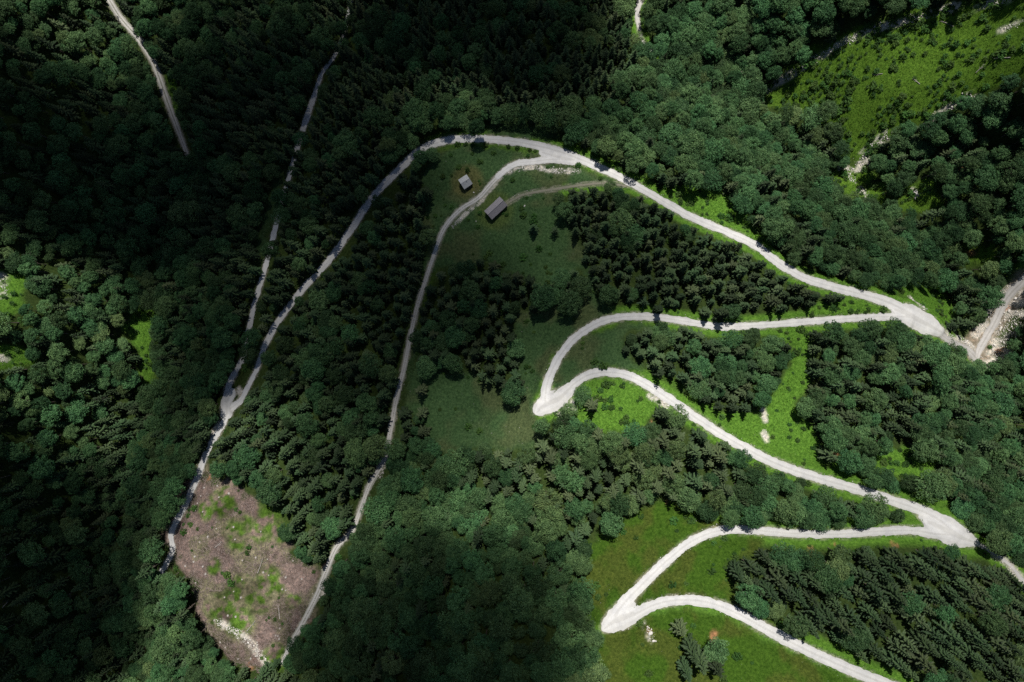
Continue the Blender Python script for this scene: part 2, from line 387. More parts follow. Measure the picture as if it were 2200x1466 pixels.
def gravel_material(name, base, centre, centre_amt):
    m, nt, bs = new_mat(name)
    a = N(nt, 'ShaderNodeAttribute', attribute_name='lane')      # 0 at the middle of the way, 1 at its edge
    n1 = noise(nt, 0.35, 4, 0.6); n2 = noise(nt, 5.0, 5, 0.75); n3 = noise(nt, 1.3, 3, 0.6)
    c = ramp(nt, n2.outputs[0], [(0.28, tuple(.72 * x for x in base)), (0.5, base), (0.75, tuple(min(.8, 1.2 * x) for x in base))]).outputs[0]
    w = N(nt, 'ShaderNodeMath', operation='MULTIPLY_ADD'); w.inputs[1].default_value = 0.22; nt.links.new(n3.outputs[0], w.inputs[0]); nt.links.new(a.outputs['Fac'], w.inputs[2])
    ruts = ramp(nt, w.outputs[0], [(0.0, (centre_amt,) * 3), (0.27, (centre_amt,) * 3), (0.36, (0, 0, 0)), (0.66, (0, 0, 0)), (0.78, (centre_amt * .6,) * 3), (1.0, (centre_amt * .8,) * 3)])
    c = mixc(nt, c, centre, ruts.outputs[0])
    v = ramp(nt, n1.outputs[0], [(0.3, (0.86, 0.86, 0.87)), (0.7, (1.08, 1.07, 1.05))])
    c = mixc(nt, c, v.outputs[0], 1.0, 'MULTIPLY')
    nt.links.new(c, bs.inputs['Base Color']); bump(nt, bs, n2.outputs[0], 0.5, 0.05)
    return m
def leaf_material(name, dark, light, rnd=0.3, trans=0.2, hue=(.48, .52)):
    m, nt, bs = new_mat(name)
    oi = N(nt, 'ShaderNodeObjectInfo')
    at = N(nt, 'ShaderNodeAttribute', attribute_name='tone')
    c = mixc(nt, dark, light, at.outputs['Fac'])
    hs = N(nt, 'ShaderNodeHueSaturation')
    mr = N(nt, 'ShaderNodeMapRange'); nt.links.new(oi.outputs['Random'], mr.inputs[0]); mr.inputs[3].default_value = 1 - rnd; mr.inputs[4].default_value = 1 + rnd
    wn_ = N(nt, 'ShaderNodeTexWhiteNoise', noise_dimensions='1D'); nt.links.new(oi.outputs['Random'], wn_.inputs['W'])
    mh_ = N(nt, 'ShaderNodeMapRange'); nt.links.new(wn_.outputs['Value'], mh_.inputs[0]); mh_.inputs[3].default_value = hue[0]; mh_.inputs[4].default_value = hue[1]
    nt.links.new(mr.outputs[0], hs.inputs['Value']); nt.links.new(mh_.outputs[0], hs.inputs['Hue']); nt.links.new(c, hs.inputs['Color'])
    nt.links.new(hs.outputs[0], bs.inputs['Base Color'])
    bs.inputs['Roughness'].default_value = 0.6; bs.inputs['Specular IOR Level'].default_value = 0.15
    if trans:
        t = N(nt, 'ShaderNodeBsdfTranslucent'); nt.links.new(hs.outputs[0], t.inputs[0])
        ms = N(nt, 'ShaderNodeMixShader'); ms.inputs[0].default_value = trans
        nt.links.new(bs.outputs[0], ms.inputs[1]); nt.links.new(t.outputs[0], ms.inputs[2])
        nt.links.new(ms.outputs[0], nt.nodes['Material Output'].inputs[0])
    return m
def plain_noise_mat(name, c0, c1, scale, stretch=None, rough=0.8, bumpd=0.02):
    m, nt, bs = new_mat(name)
    tc = N(nt, 'ShaderNodeTexCoord'); mp = N(nt, 'ShaderNodeMapping'); nt.links.new(tc.outputs['Object'], mp.inputs[0])
    if stretch: mp.inputs['Scale'].default_value = stretch
    n = noise(nt, scale, 5, 0.65, mp.outputs[0])
    r = ramp(nt, n.outputs[0], [(0.3, c0), (0.7, c1)])
    nt.links.new(r.outputs[0], bs.inputs['Base Color']); bs.inputs['Roughness'].default_value = rough
    if bumpd: bump(nt, bs, n.outputs[0], 0.5, bumpd)
    return m
M_GROUND = ground_material()
M_ROAD = gravel_material('road_gravel', (0.545, 0.54, 0.525), (0.40, 0.39, 0.365), 0.5)
M_TRACK = gravel_material('track_gravel', (0.47, 0.455, 0.43), (0.12, 0.13, 0.07), 0.75)
M_PATH = gravel_material('path_gravel', (0.20, 0.19, 0.145), (0.055, 0.085, 0.03), 0.95)
M_RAVINE = gravel_material('ravine_gravel', (0.42, 0.405, 0.385), (0.30, 0.285, 0.26), 0.7)
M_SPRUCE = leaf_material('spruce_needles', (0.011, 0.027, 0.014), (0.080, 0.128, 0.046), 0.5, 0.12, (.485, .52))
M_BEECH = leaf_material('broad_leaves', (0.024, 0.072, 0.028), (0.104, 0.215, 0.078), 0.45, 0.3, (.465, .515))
M_SPRUCE_SUNLIT_PALE = leaf_material('sunlit_pale_spruce_needles', (0.016, 0.032, 0.016), (0.128, 0.165, 0.066), 0.3, 0.12, (.49, .52))  # yellowish tips, paled further with sunlight put into the colour
M_LEAF_SUNLIT_PALE = leaf_material('sunlit_pale_leaves', (0.040, 0.095, 0.036), (0.150, 0.262, 0.092), 0.25, 0.3, (.46, .51))  # lighter copy of the broad leaves: sunlight put into the colour
M_SHRUB = leaf_material('shrub_leaves', (0.035, 0.085, 0.020), (0.075, 0.150, 0.028), 0.3, 0.2, (.48, .52))
def grass_material():
    m, nt, bs = new_mat('grass_blades')
    at = N(nt, 'ShaderNodeAttribute', attribute_name='cover')
    nt.links.new(at.outputs['Color'], bs.inputs['Base Color']); bs.inputs['Roughness'].default_value = .7; bs.inputs['Specular IOR Level'].default_value = 0.05
    t = N(nt, 'ShaderNodeBsdfTranslucent'); nt.links.new(at.outputs['Color'], t.inputs[0])
    ms = N(nt, 'ShaderNodeMixShader'); ms.inputs[0].default_value = .25
    nt.links.new(bs.outputs[0], ms.inputs[1]); nt.links.new(t.outputs[0], ms.inputs[2]); nt.links.new(ms.outputs[0], nt.nodes['Material Output'].inputs[0])
    return m
M_GRASS = grass_material()
M_BARK = plain_noise_mat('bark', (0.09, 0.07, 0.055), (0.19, 0.16, 0.135), 3.0, (1, 1, 0.25))
M_DEAD = plain_noise_mat('dead_wood', (0.24, 0.215, 0.19), (0.40, 0.37, 0.34), 4.0, (1, 1, 0.3))
M_ROCK = plain_noise_mat('limestone', (0.40, 0.37, 0.33), (0.68, 0.65, 0.60), 1.6)
M_SHINGLE = plain_noise_mat('weathered_shingles', (0.20, 0.185, 0.20), (0.36, 0.335, 0.345), 3.5)
M_TIN = plain_noise_mat('grey_sheet_roof', (0.36, 0.37, 0.37), (0.46, 0.47, 0.47), 1.2, None, 0.55, 0.005)
M_WOOD = plain_noise_mat('weathered_timber', (0.085, 0.07, 0.055), (0.17, 0.145, 0.12), 3.0, (1, 1, 6))
M_STONEWALL = plain_noise_mat('plinth_stone', (0.22, 0.2, 0.18), (0.4, 0.38, 0.35), 2.5)
M_GLASS, _nt, _b = new_mat('dark_glass'); _b.inputs['Base Color'].default_value = (0.02, 0.025, 0.03, 1); _b.inputs['Roughness'].default_value = 0.1

# ------------------------------------------------------------------ terrain
PXg, PYg = project(np.stack([GX, GY, Z], -1))
jx = (fbm(GX, GY, 4.0, 21) - 0.5) * 26; jy = (fbm(GX, GY, 4.0, 23) - 0.5) * 26
cw = {c: COV[c](PXg + jx, PYg + jy) for c in COVERS}
cw['brash'] = COV['brash'](PXg + jx * 1.6 + (fbm(GX, GY, 13, 25) - .5) * 70, PYg + jy * 1.6 + (fbm(GX, GY, 13, 27) - .5) * 70)
inview = (PXg > -180) & (PXg < PW + 180) & (PYg > -180) & (PYg < PH + 180)
ALB = {'forest': (0.030, 0.048, 0.014), 'meadow': (0.040, 0.078, 0.030), 'lush': (0.074, 0.160, 0.022), 'olive': (0.037, 0.078, 0.010),
       'shrubland': (0.064, 0.126, 0.016), 'rubble': (0.20, 0.165, 0.125), 'brash': (0.150, 0.110, 0.097)}
colr = np.zeros(GX.shape + (3,)) + np.array(ALB['forest'])
for c in COVERS:
    w = np.where(inview, np.clip(cw[c], 0, 1), 0)[..., None]
    colr = colr * (1 - w) + np.array(ALB[c]) * w
vg = np.where(near, 1 - sstep(2.0, 4.4, dd), 0) * sstep(0, 250, PXg - 850) * (1 - np.clip(cw['meadow'] + cw['olive'] + cw['shrubland'] + cw['rubble'] + cw['brash'], 0, 1))
vg = (vg * np.where(inview, 1, 0))[..., None]
colr = colr * (1 - vg) + np.array(ALB['lush']) * vg
# patches of drier and fresher growth, green regrowth in the felled clearing
dry = sstep(0.5, 0.72, fbm(GX, GY, 14, 31))[..., None]
mw_ = np.clip(cw['meadow'] + cw['olive'], 0, 1)[..., None]
ol_ = np.clip(cw['olive'], 0, 1)[..., None]
mw_ = mw_ - ol_
st_ = sstep(.42, .62, fbm(GX, GY, 7, 33, 4))[..., None] * ol_
colr = colr * (1 - .6 * st_) + np.array((0.060, 0.066, 0.016)) * .6 * st_
mw_ = np.clip(mw_, 0, 1)
colr = colr * (1 - 0.45 * dry * mw_) + np.array((0.080, 0.080, 0.038)) * 0.45 * dry * mw_
gp = (sstep(0.47, 0.56, fbm(GX, GY, 11, 41)) * np.clip(cw['brash'], 0, 1))[..., None]
GREENP = [(500,1160,9),(480,1085,7),(565,1110,9),(510,1310,13),(545,1265,9),(585,1250,8),(595,1410,8),(440,1100,5),(550,1150,7),(460,1220,4),(630,1290,4)]
grn = np.zeros(GX.shape)
for px, py, r in GREENP:
    q = to_ground(np.array([px]), np.array([py]), H)[0]
    for k in range(4): splat(grn, q[0] + random.gauss(0, r * .35), q[1] + random.gauss(0, r * .35), r * random.uniform(.45, .75), 1, 0.6)
gp = np.maximum(gp * 0.35, (grn * sstep(0.3, 0.55, fbm(GX, GY, 3, 43)))[..., None])
colr = colr * (1 - gp) + np.array((0.055, 0.105, 0.016)) * gp
mot = (0.35 + 1.25 * fbm(GX, GY, 9, 45)) * (.6 + .8 * vnoise(GX * .5 + GY, GY - GX, 2.2, 47))
bw_ = np.clip(cw['brash'], 0, 1)[..., None]
colr = colr * (1 - bw_) + colr * mot[..., None] * bw_
# mown plots round the two huts
for px, py, r, ca in ((1003, 390, 8.2, (0.088, 0.088, 0.034)), (1062, 452, 9.5, (0.066, 0.098, 0.028))):
    mo = np.zeros(GX.shape); q = to_ground(np.array([px]), np.array([py]), H)[0]
    splat(mo, q[0], q[1], r, 0.8, 0.25); mo = mo[..., None]
    colr = colr * (1 - mo) + np.array(ca) * mo
rs = red * sstep(0.35, 0.6, fbm(GX, GY, 2.2, 51)); rs = (rs * 0.9)[..., None]
colr = colr * (1 - rs) + np.array((0.36, 0.17, 0.095)) * rs
ss = (stony * .85 * sstep(0.42, 0.6, fbm(GX, GY, 2.6, 53)))[..., None]
colr = colr * (1 - ss) + np.array((0.56, 0.52, 0.46)) * ss
# gravelly shoulder
sh = np.where(near, (1 - sstep(0.0, 0.9, dd)) * 0.6, 0)[..., None] * sstep(0.35, 0.6, fbm(GX, GY, 2.5, 57))[..., None]
colr = colr * (1 - sh) + np.array((0.34, 0.31, 0.26)) * sh
nx, ny = GX.shape
V = np.stack([GX, GY, Z], -1).reshape(-1, 3)
idx = np.arange(nx * ny).reshape(nx, ny)
Q = np.stack([idx[:-1, :-1], idx[1:, :-1], idx[1:, 1:], idx[:-1, 1:]], -1).reshape(-1, 4)
me = np_mesh('terrain', V, Q, [M_GROUND], True)
ca = me.color_attributes.new('cover', 'FLOAT_COLOR', 'POINT')
ca.data.foreach_set('color', np.concatenate([colr.reshape(-1, 3), np.ones((nx * ny, 1))], 1).astype(np.float32).ravel())
tag(link(bpy.data.objects.new('terrain', me)), 'steep grassy and wooded mountainside under the winding road', kind='structure')

# ------------------------------------------------------------------ road surfaces (contoured out of the distance field, one sheet each)
def road_sheet(name, sd, rel, lift, mat, label):
    gxx, gyy = np.meshgrid(rx, ry, indexing='ij')
    rag = (vnoise(gxx, gyy, 0.9, 61) - 0.5) * 0.5 + (vnoise(gxx, gyy, 3.1, 63) - 0.5) * 0.5
    s = sd + rag
    ins = s < 0
    ii, jj = np.nonzero(ins[:-1, :-1] | ins[1:, :-1] | ins[1:, 1:] | ins[:-1, 1:])
    verts = []; faces = []; cache = {}
    def vid(key, p):
        k = cache.get(key)
        if k is None:
            k = len(verts); cache[key] = k; verts.append(p)
        return k
    for i, j in zip(ii.tolist(), jj.tolist()):
        cs = ((i, j), (i + 1, j), (i + 1, j + 1), (i, j + 1)); f = []
        for a in range(4):
            A = cs[a]; B = cs[(a + 1) % 4]
            sa = s[A]; sb = s[B]
            if sa < 0: f.append(vid(A, (rx[A[0]], ry[A[1]])))
            if (sa < 0) != (sb < 0):
                t = sa / (sa - sb); K = (A, B) if A < B else (B, A)
                f.append(vid(K, (rx[A[0]] * (1 - t) + rx[B[0]] * t, ry[A[1]] * (1 - t) + ry[B[1]] * t)))
        if len(f) >= 3: faces.append(f)
    xy = np.array(verts)
    z = H(xy[:, 0], xy[:, 1]) + lift
    r = np.clip(Grid(rx, ry, np.minimum(rel, 2))(xy[:, 0], xy[:, 1]), 0, 1.0)
    z += 0.05 * (1 - r ** 2)
    me = bpy.data.meshes.new(name)
    me.from_pydata(np.c_[xy, z].tolist(), [], faces)
    me.materials.append(mat)
    me.polygons.foreach_set('use_smooth', [True] * len(me.polygons))
    at = me.attributes.new('lane', 'FLOAT', 'POINT'); at.data.foreach_set('value', r.astype(np.float32))
    me.update()
    tag(link(bpy.data.objects.new(name, me)), label, kind='structure')
road_sheet('gravel_road', *FIELD['gravel_road'], 0.11, M_ROAD, 'pale gravel road winding in hairpins up the slope')
road_sheet('farm_track', *FIELD['farm_track'], 0.06, M_TRACK, 'narrow gravel track running past the two huts')
road_sheet('forest_track', *FIELD['forest_track'], 0.06, M_TRACK, 'narrow gravel track through the woods, upper left')
road_sheet('meadow_path', *FIELD['meadow_path'], 0.05, M_PATH, 'faint grassy wheel track leading from the barn')
road_sheet('ravine_track', *FIELD['ravine_track'], 0.06, M_RAVINE, 'stony track along the bed of the ravine')

# ------------------------------------------------------------------ tree prototypes
def tube(V, Fq, p0, p1, r0, r1, n=6):
    p0 = np.array(p0, float); p1 = np.array(p1, float); d = p1 - p0; d /= np.linalg.norm(d)
    u = np.cross(d, (0.3, 0.9, 0.2)); u /= np.linalg.norm(u); v = np.cross(d, u)
    b0 = len(V)
    for p, r in ((p0, r0), (p1, r1)):
        for k in range(n):
            a = 2 * math.pi * k / n; V.append(p + (u * math.cos(a) + v * math.sin(a)) * r)
    for k in range(n):
        Fq.append((b0 + k, b0 + (k + 1) % n, b0 + n + (k + 1) % n, b0 + n + k))

def finish(name, V, tris, tone, mat):
    me = np_mesh(name, np.array(V), np.array(tris), [mat])
    at = me.attributes.new('tone', 'FLOAT', 'POINT'); at.data.foreach_set('value', np.array(tone, np.float32))
    return me

def trunk_mesh(h, r, rnd, limbs=0, spread=0, stubs=0):
    V = []; Q = []
    x = y = 0; z = -1.2; rr = r
    n = 5
    for k in range(n):
        x2 = x + rnd.gauss(0, .06); y2 = y + rnd.gauss(0, .06); z2 = z + (h + 1.2) / n; r2 = rr * (0.8 if k < n - 1 else 0.35)
        tube(V, Q, (x, y, z), (x2, y2, z2), rr, r2, 7); x, y, z, rr = x2, y2, z2, r2
    for k in range(limbs):
        a = rnd.uniform(0, 6.28); z0 = h * rnd.uniform(.4, .8); L = spread * rnd.uniform(.5, .85)
        m = (math.cos(a) * L * .5, math.sin(a) * L * .5, z0 + L * .45)
        tube(V, Q, (0, 0, z0), m, r * .4, r * .25, 5)
        for s in (-1, 1):
            tube(V, Q, m, (m[0] + math.cos(a + s * .5) * L * .5, m[1] + math.sin(a + s * .5) * L * .5, m[2] + L * .3), r * .22, r * .08, 4)
    for k in range(stubs):
        a = rnd.uniform(0, 6.28); z0 = h * rnd.uniform(.15, .55); L = rnd.uniform(.4, 1.3)
        tube(V, Q, (0, 0, z0), (math.cos(a) * L, math.sin(a) * L, z0 - .15 * L), .04, .015, 3)
    return np_mesh('trunk', np.array(V), np.array(Q), [M_BARK], True)

def spruce_crown(h, R, base, seed, dense=1.0, mat=None):
    rnd = random.Random(seed); V = []; T = []; tone = []
    z = h * base; nw = 0
    while z < h - 0.25:
        t = (z - h * base) / (h - h * base)          # 0 at the crown's foot, 1 at the tip
        L0 = R * ((1 - t) ** 0.82) * (0.72 + 0.28 * min(1, t / 0.12)) + 0.12
        nb = int(round((8 - 2.5 * t) * dense)); ph = rnd.uniform(0, 6.28)
        for k in range(nb):
            a = ph + 2 * math.pi * k / nb + rnd.gauss(0, .16)
            L = L0 * rnd.uniform(.68, 1.14)
            up = math.radians(-24 + 50 * t + rnd.gauss(0, 7))
            dx, dy = math.cos(a), math.sin(a)
            zz = z + rnd.uniform(-.25, .25)
            pts = []
            for s in (0.08, 0.38, 0.7, 1.0):
                sag = -0.16 * L * s * s + (0.10 * L * s ** 4)
                pts.append(np.array([dx * L * s * math.cos(up), dy * L * s * math.cos(up), zz + L * s * math.sin(up) + sag]))
            side = np.array([-dy, dx, 0])
            ws = [0.08, 0.20, 0.17, 0.03]
            b0 = len(V)
            for p, w_, s in zip(pts, ws, (0, .35, .7, 1)):
                w_ = w_ * (0.45 + 0.3 * L)
                V.append(p + side * w_ - np.array([0, 0, .35 * w_])); V.append(p + np.array([0, 0, .06])); V.append(p - side * w_ - np.array([0, 0, .35 * w_]))
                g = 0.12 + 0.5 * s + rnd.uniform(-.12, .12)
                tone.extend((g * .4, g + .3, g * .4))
            for q in range(3):
                o = b0 + q * 3
                for (i, j, k2, l) in ((0, 1, 4, 3), (1, 2, 5, 4)):
                    T.append((o + i, o + j, o + k2)); T.append((o + i, o + k2, o + l))
            # twigs either side of the branch
            nt_ = max(3, int(3 + L * 1.7))
            for q in range(nt_):
                s = 0.22 + 0.74 * (q + rnd.random() * .6) / nt_
                i = min(2, int(s * 3)); f = s * 3 - i
                p = pts[i] * (1 - f) + pts[i + 1] * f
                for sg in (-1, 1):
                    ln = (0.21 * L + 0.10) * (1.15 - 0.7 * s) * rnd.uniform(.7, 1.2)
                    d = side * sg * 0.82 + np.array([dx, dy, 0]) * 0.62
                    tip = p + d * ln + np.array([0, 0, -0.42 * ln - rnd.uniform(0, .12)])
                    wv = np.array([dx, dy, 0]) * (0.10 + 0.05 * L)
                    o = len(V)
                    V.append(p - wv); V.append(p + wv); V.append(tip + wv * .35); V.append(tip - wv * .3)
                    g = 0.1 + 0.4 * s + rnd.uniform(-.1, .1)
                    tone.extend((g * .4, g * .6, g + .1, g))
                    T.append((o, o + 1, o + 2)); T.append((o, o + 2, o + 3))
        nw += 1
        z += (1.25 - 0.5 * t) * rnd.uniform(.85, 1.1)
    # leader
    o = len(V); r = 0.13
    for k in range(4):
        V.append(np.array([math.cos(k * 1.57) * r, math.sin(k * 1.57) * r, h - .9])); tone.append(.6)
    V.append(np.array([0, 0, h + .25])); tone.append(.9)
    for k in range(4): T.append((o + k, o + (k + 1) % 4, o + 4))
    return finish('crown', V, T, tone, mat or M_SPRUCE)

def leafy_crown(h, R, seed, mat=None, clumps=58, per=56, leaf=0.42, low=0.35, squash=0.8, name='crown'):
    rnd = random.Random(seed); nr = np.random.default_rng(seed)
    cz = h - R * squash
    V = []; T = []; tone = []
    # a few main boughs give the crown its uneven outline
    bo = [(rnd.uniform(0, 6.28), rnd.uniform(.25, .55), rnd.uniform(-.1, .35)) for _ in range(6)]
    cs = []
    for k in range(clumps):
        g = (k + .5) / clumps
        ct = 1 - g * (1 + low); st = math.sqrt(max(0, 1 - ct * ct)); a = k * 2.39996 + rnd.gauss(0, .3)
        lump = 1 + 0.42 * sum(math.cos(a - b_[0]) * b_[1] * st for b_ in bo) / 2 + rnd.gauss(0, .13)
        rr = R * lump * 0.86
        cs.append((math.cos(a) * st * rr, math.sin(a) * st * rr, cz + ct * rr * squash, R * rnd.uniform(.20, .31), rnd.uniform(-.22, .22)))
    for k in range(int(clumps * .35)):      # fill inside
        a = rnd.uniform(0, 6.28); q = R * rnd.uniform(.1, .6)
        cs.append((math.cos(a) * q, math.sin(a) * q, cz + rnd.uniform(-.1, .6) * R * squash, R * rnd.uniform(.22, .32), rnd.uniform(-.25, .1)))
    for (x, y, z, cr, ct) in cs:
        n = int(per * (cr / (R * .25)) ** 1.5)
        d = nr.normal(size=(n, 3)); d[:, 2] = np.abs(d[:, 2]) * 1.0 - 0.25; d /= np.linalg.norm(d, axis=1)[:, None]
        p = np.array([x, y, z]) + d * cr * nr.uniform(.72, 1.12, (n, 1))
        nrm = d + nr.normal(size=(n, 3)) * .5; nrm[:, 2] += .25; nrm /= np.linalg.norm(nrm, axis=1)[:, None]
        u = np.cross(nrm, nr.normal(size=(n, 3))); u /= np.linalg.norm(u, axis=1)[:, None]; v = np.cross(nrm, u)
        sz = leaf * nr.uniform(.6, 1.15, (n, 1))
        o = len(V)
        quad = np.stack([p + u * sz * .62, p + v * sz * .42 - nrm * sz * .1, p - u * sz * .62, p - v * sz * .42 - nrm * sz * .1], 1).reshape(-1, 3)
        V.extend(quad)
        k = o + 4 * np.arange(n)
        T.extend(zip(k, k + 1, k + 2)); T.extend(zip(k, k + 2, k + 3))
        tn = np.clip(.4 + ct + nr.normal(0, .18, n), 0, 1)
        tone.extend(np.repeat(tn, 4))
    return finish(name, V, T, tone, mat or M_BEECH)

SPR = []
for i, (h, R, b_, dn) in enumerate(((18, 2.9, .12, 1.0), (18, 2.6, .18, .9), (18, 3.2, .10, 1.05), (18, 2.7, .22, .85), (18, 3.0, .15, .95), (18, 3.3, .08, .75), (18, 2.5, .05, 1.15), (18, 3.1, .3, .6), (18, 2.4, .50, .9))):
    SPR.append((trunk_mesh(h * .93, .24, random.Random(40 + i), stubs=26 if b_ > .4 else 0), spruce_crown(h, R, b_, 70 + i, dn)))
NSP = len(SPR)
for i, (R, b_, dn) in enumerate(((3.2, .12, .72), (3.0, .2, .65), (3.4, .1, .8))):      # yellow-tipped spruces with separate fronds, sunlight put into their needle colour
    SPR.append((trunk_mesh(18 * .93, .24, random.Random(60 + i)), spruce_crown(18, R, b_, 90 + i, dn, M_SPRUCE_SUNLIT_PALE)))
BEE = []
for i, (h, R, cl, sq, lo) in enumerate(((14, 4.0, 60, .85, .35), (14, 3.7, 54, 1.0, .45), (14, 4.3, 66, .72, .25), (14, 3.8, 56, .95, .5), (14, 4.1, 62, .8, .3), (14, 3.5, 50, 1.15, .55), (14, 4.4, 34, .7, .2), (14, 3.6, 78, 1.05, .4))):
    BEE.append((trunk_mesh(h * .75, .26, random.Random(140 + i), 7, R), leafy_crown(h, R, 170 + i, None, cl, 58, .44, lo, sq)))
NBE = len(BEE)
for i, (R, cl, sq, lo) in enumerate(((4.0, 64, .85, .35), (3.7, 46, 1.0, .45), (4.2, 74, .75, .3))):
    BEE.append((trunk_mesh(14 * .75, .24, random.Random(160 + i), 7, R), leafy_crown(14, R, 190 + i, M_LEAF_SUNLIT_PALE, cl, 62, .4, lo, sq)))
SHR = [leafy_crown(1.25, 0.95, 270 + i, M_SHRUB, 16, 22, .26, .25, .85, 'shrub') for i in range(4)]

# ------------------------------------------------------------------ where the trees stand
SPRUCE_ZONES = [  # polygon, share of spruce, height scale
 ([(480,880),(560,740),(700,570),(850,380),(930,340),(930,470),(905,560),(880,720),(850,860),(800,1020),(740,1150),(690,1220),(600,1120),(440,1010)], .88, 1.0),
 ([(890,560),(1060,540),(1150,590),(1180,640),(1105,660),(1120,880),(1070,880),(1000,800),(885,800)], .88, .95),
 ([(1195,400),(1370,410),(1480,470),(1700,580),(1830,640),(1700,690),(1500,690),(1290,670),(1250,520)], .8, .9),
 ([(1330,690),(1560,700),(1700,710),(1700,880),(1560,900),(1400,800),(1340,760)], .62, .82),
 ([(1700,690),(1950,690),(2120,790),(2200,900),(2200,1100),(2050,1090),(1780,1020),(1740,850)], .5, .95),
 ([(1160,900),(1260,925),(1380,920),(1480,890),(1560,930),(1600,960),(1520,1090),(1420,1080),(1080,1060)], .48, 1.1),
 ([(1550,1200),(1640,1160),(2080,1170),(2260,1260),(2260,1500),(1960,1470),(1680,1330)], .78, 1.0),
 ([(480,-60),(1330,-60),(1370,130),(1250,250),(900,200),(700,560),(560,720),(470,650),(400,300)], .78, 1.0),
 ([(-60,480),(330,480),(330,900),(-60,900)], .34, 1.0),
 ([(-60,880),(340,880),(420,1466),(-60,1500)], .38, 1.05),
 ([(-60,150),(380,200),(380,480),(-60,480)], .45, 1.0)]
def zone(px, py):
    for poly, sh, hs in SPRUCE_ZONES:
        if inpoly(np.array(px), np.array(py), poly): return sh, hs
    return .14, 1.0
TREES = []        # dict(kind, x, y, z, h, r, px, py, lone)
_hash = {}
def clear_of(x, y, r, k):
    ci, cj = int(x // 6), int(y // 6)
    for i in range(ci - 2, ci + 3):
        for j in range(cj - 2, cj + 3):
            for (x2, y2, r2) in _hash.get((i, j), ()):
                if math.hypot(x - x2, y - y2) < (r + r2) * k: return False
    return True
def put(kind, x, y, h, r, var=None, lone=None):
    z = float(H(x, y)); c = np.array([x, y, z + .6 * h]); px, py = project(c)
    _hash.setdefault((int(x // 6), int(y // 6)), []).append((x, y, r))
    TREES.append(dict(kind=kind, x=x, y=y, z=z, h=h, r=r, px=float(px), py=float(py), var=var, lone=lone))
LONE = [ # pixel of the crown, kind, height, radius, label
 (1147,490,'spruce',10,2.6,'dark round-crowned spruce standing alone on the meadow below the barn'),
 (1192,496,'spruce',8,2.0,'smaller dark spruce right beside the lone one below the barn'),
 (1232,590,'spruce',11,2.3,'upper spruce of the small dark clump in the middle of the meadow'),
 (1225,628,'spruce',9,2.4,'lower spruce of the small dark clump in the middle of the meadow'),
 (1195,635,'broadleaf',7,2.6,'low broadleaf tree at the left end of the small dark meadow clump'),
 (1030,565,'spruce',12,2.3,'topmost dark spruce of the cluster beside the narrow track'),
 (1066,585,'spruce',11,2.3,'dark spruce at the upper right corner of the cluster beside the track'),
 (1273,872,'spruce',12,2.9,'pale star-shaped lone spruce on bright grass inside the middle hairpin'),
 (1250,850,'broadleaf',7,3.0,'low rounded broadleaf tree touching the lone spruce on bright grass'),
 (1110,752,'broadleaf',8,2.8,'small round dark tree alone right of the spruce cluster'),
 (1100,845,'broadleaf',10,3.4,'dark broadleaf tree at the lower tip of the spruce cluster'),
 (902,840,'spruce',13,2.6,'pale grey spruce standing by itself right of the narrow track'),
 (905,890,'spruce',11,2.4,'first spruce below the pale grey one beside the track'),
 (908,930,'spruce',12,2.5,'second spruce below the pale grey one beside the track'),
 (1688,748,'spruce',10,2.6,'spruce standing free in the bright clearing under the upper leg'),
 (1462,1355,'spruce',10,2.8,'pale spruce directly below the lowest road bend'),
 (1512,1425,'spruce',16,3.6,'big dark spruce in the bottom meadow near the picture edge'),
 (1535,1395,'broadleaf',9,3.2,'rounded dark tree touching the big spruce in the bottom meadow'),
 (1490,1400,'spruce',14,3.2,'spruce at the top of the bottom meadow clump'),
 (1545,1440,'spruce',14,3.2,'right-hand spruce of the bottom meadow clump'),
 (1478,1448,'spruce',12,2.9,'left-hand spruce of the bottom meadow clump'),
 (1740,260,'broadleaf',13,4.0,'left tree of the dark clump on the shrubby upper right slope'),
 (1775,240,'broadleaf',12,3.6,'upper tree of the dark clump on the shrubby upper right slope'),
 (1785,290,'broadleaf',13,3.9,'lower tree of the dark clump on the shrubby upper right slope'),
 (1800,320,'broadleaf',10,3.2,'lowest tree of the dark clump on the shrubby upper right slope'),
 (1590,1235,'spruce',14,2.9,'spruce at the upper left corner of the lower spruce stand'),
 (1655,1275,'spruce',16,3.0,'tall spruce leaning out at the left edge of the lower spruce stand'),
 (1005,265,'broadleaf',7,3.0,'small round tree just above the top bend of the road'),
 (1440,372,'broadleaf',6,2.0,'bright young tree alone on the verge above the top road'),
]
for px, py, kind, h, r, lab in LONE:
    h *= 1.22; r *= 1.28
    q = to_ground(np.array([px]), np.array([py]), H, .6 * h)[0]
    put(kind, q[0], q[1], h, r, None, lab)
cand = [(x + random.uniform(-1.2, 1.2), y + random.uniform(-1.2, 1.2)) for x in np.arange(-310, 310, 2.5) for y in np.arange(-224, 234, 2.5)]
random.shuffle(cand)
cxy = np.array(cand)
cz = H(cxy[:, 0], cxy[:, 1]); cpx, cpy = project(np.c_[cxy, cz + 10]); bpx, bpy_ = project(np.c_[cxy, cz])
inr = (np.abs(cxy[:, 0]) < 301) & (cxy[:, 1] > -214) & (cxy[:, 1] < 222)
crd = np.where(inr, RD(cxy[:, 0], cxy[:, 1]), 99)
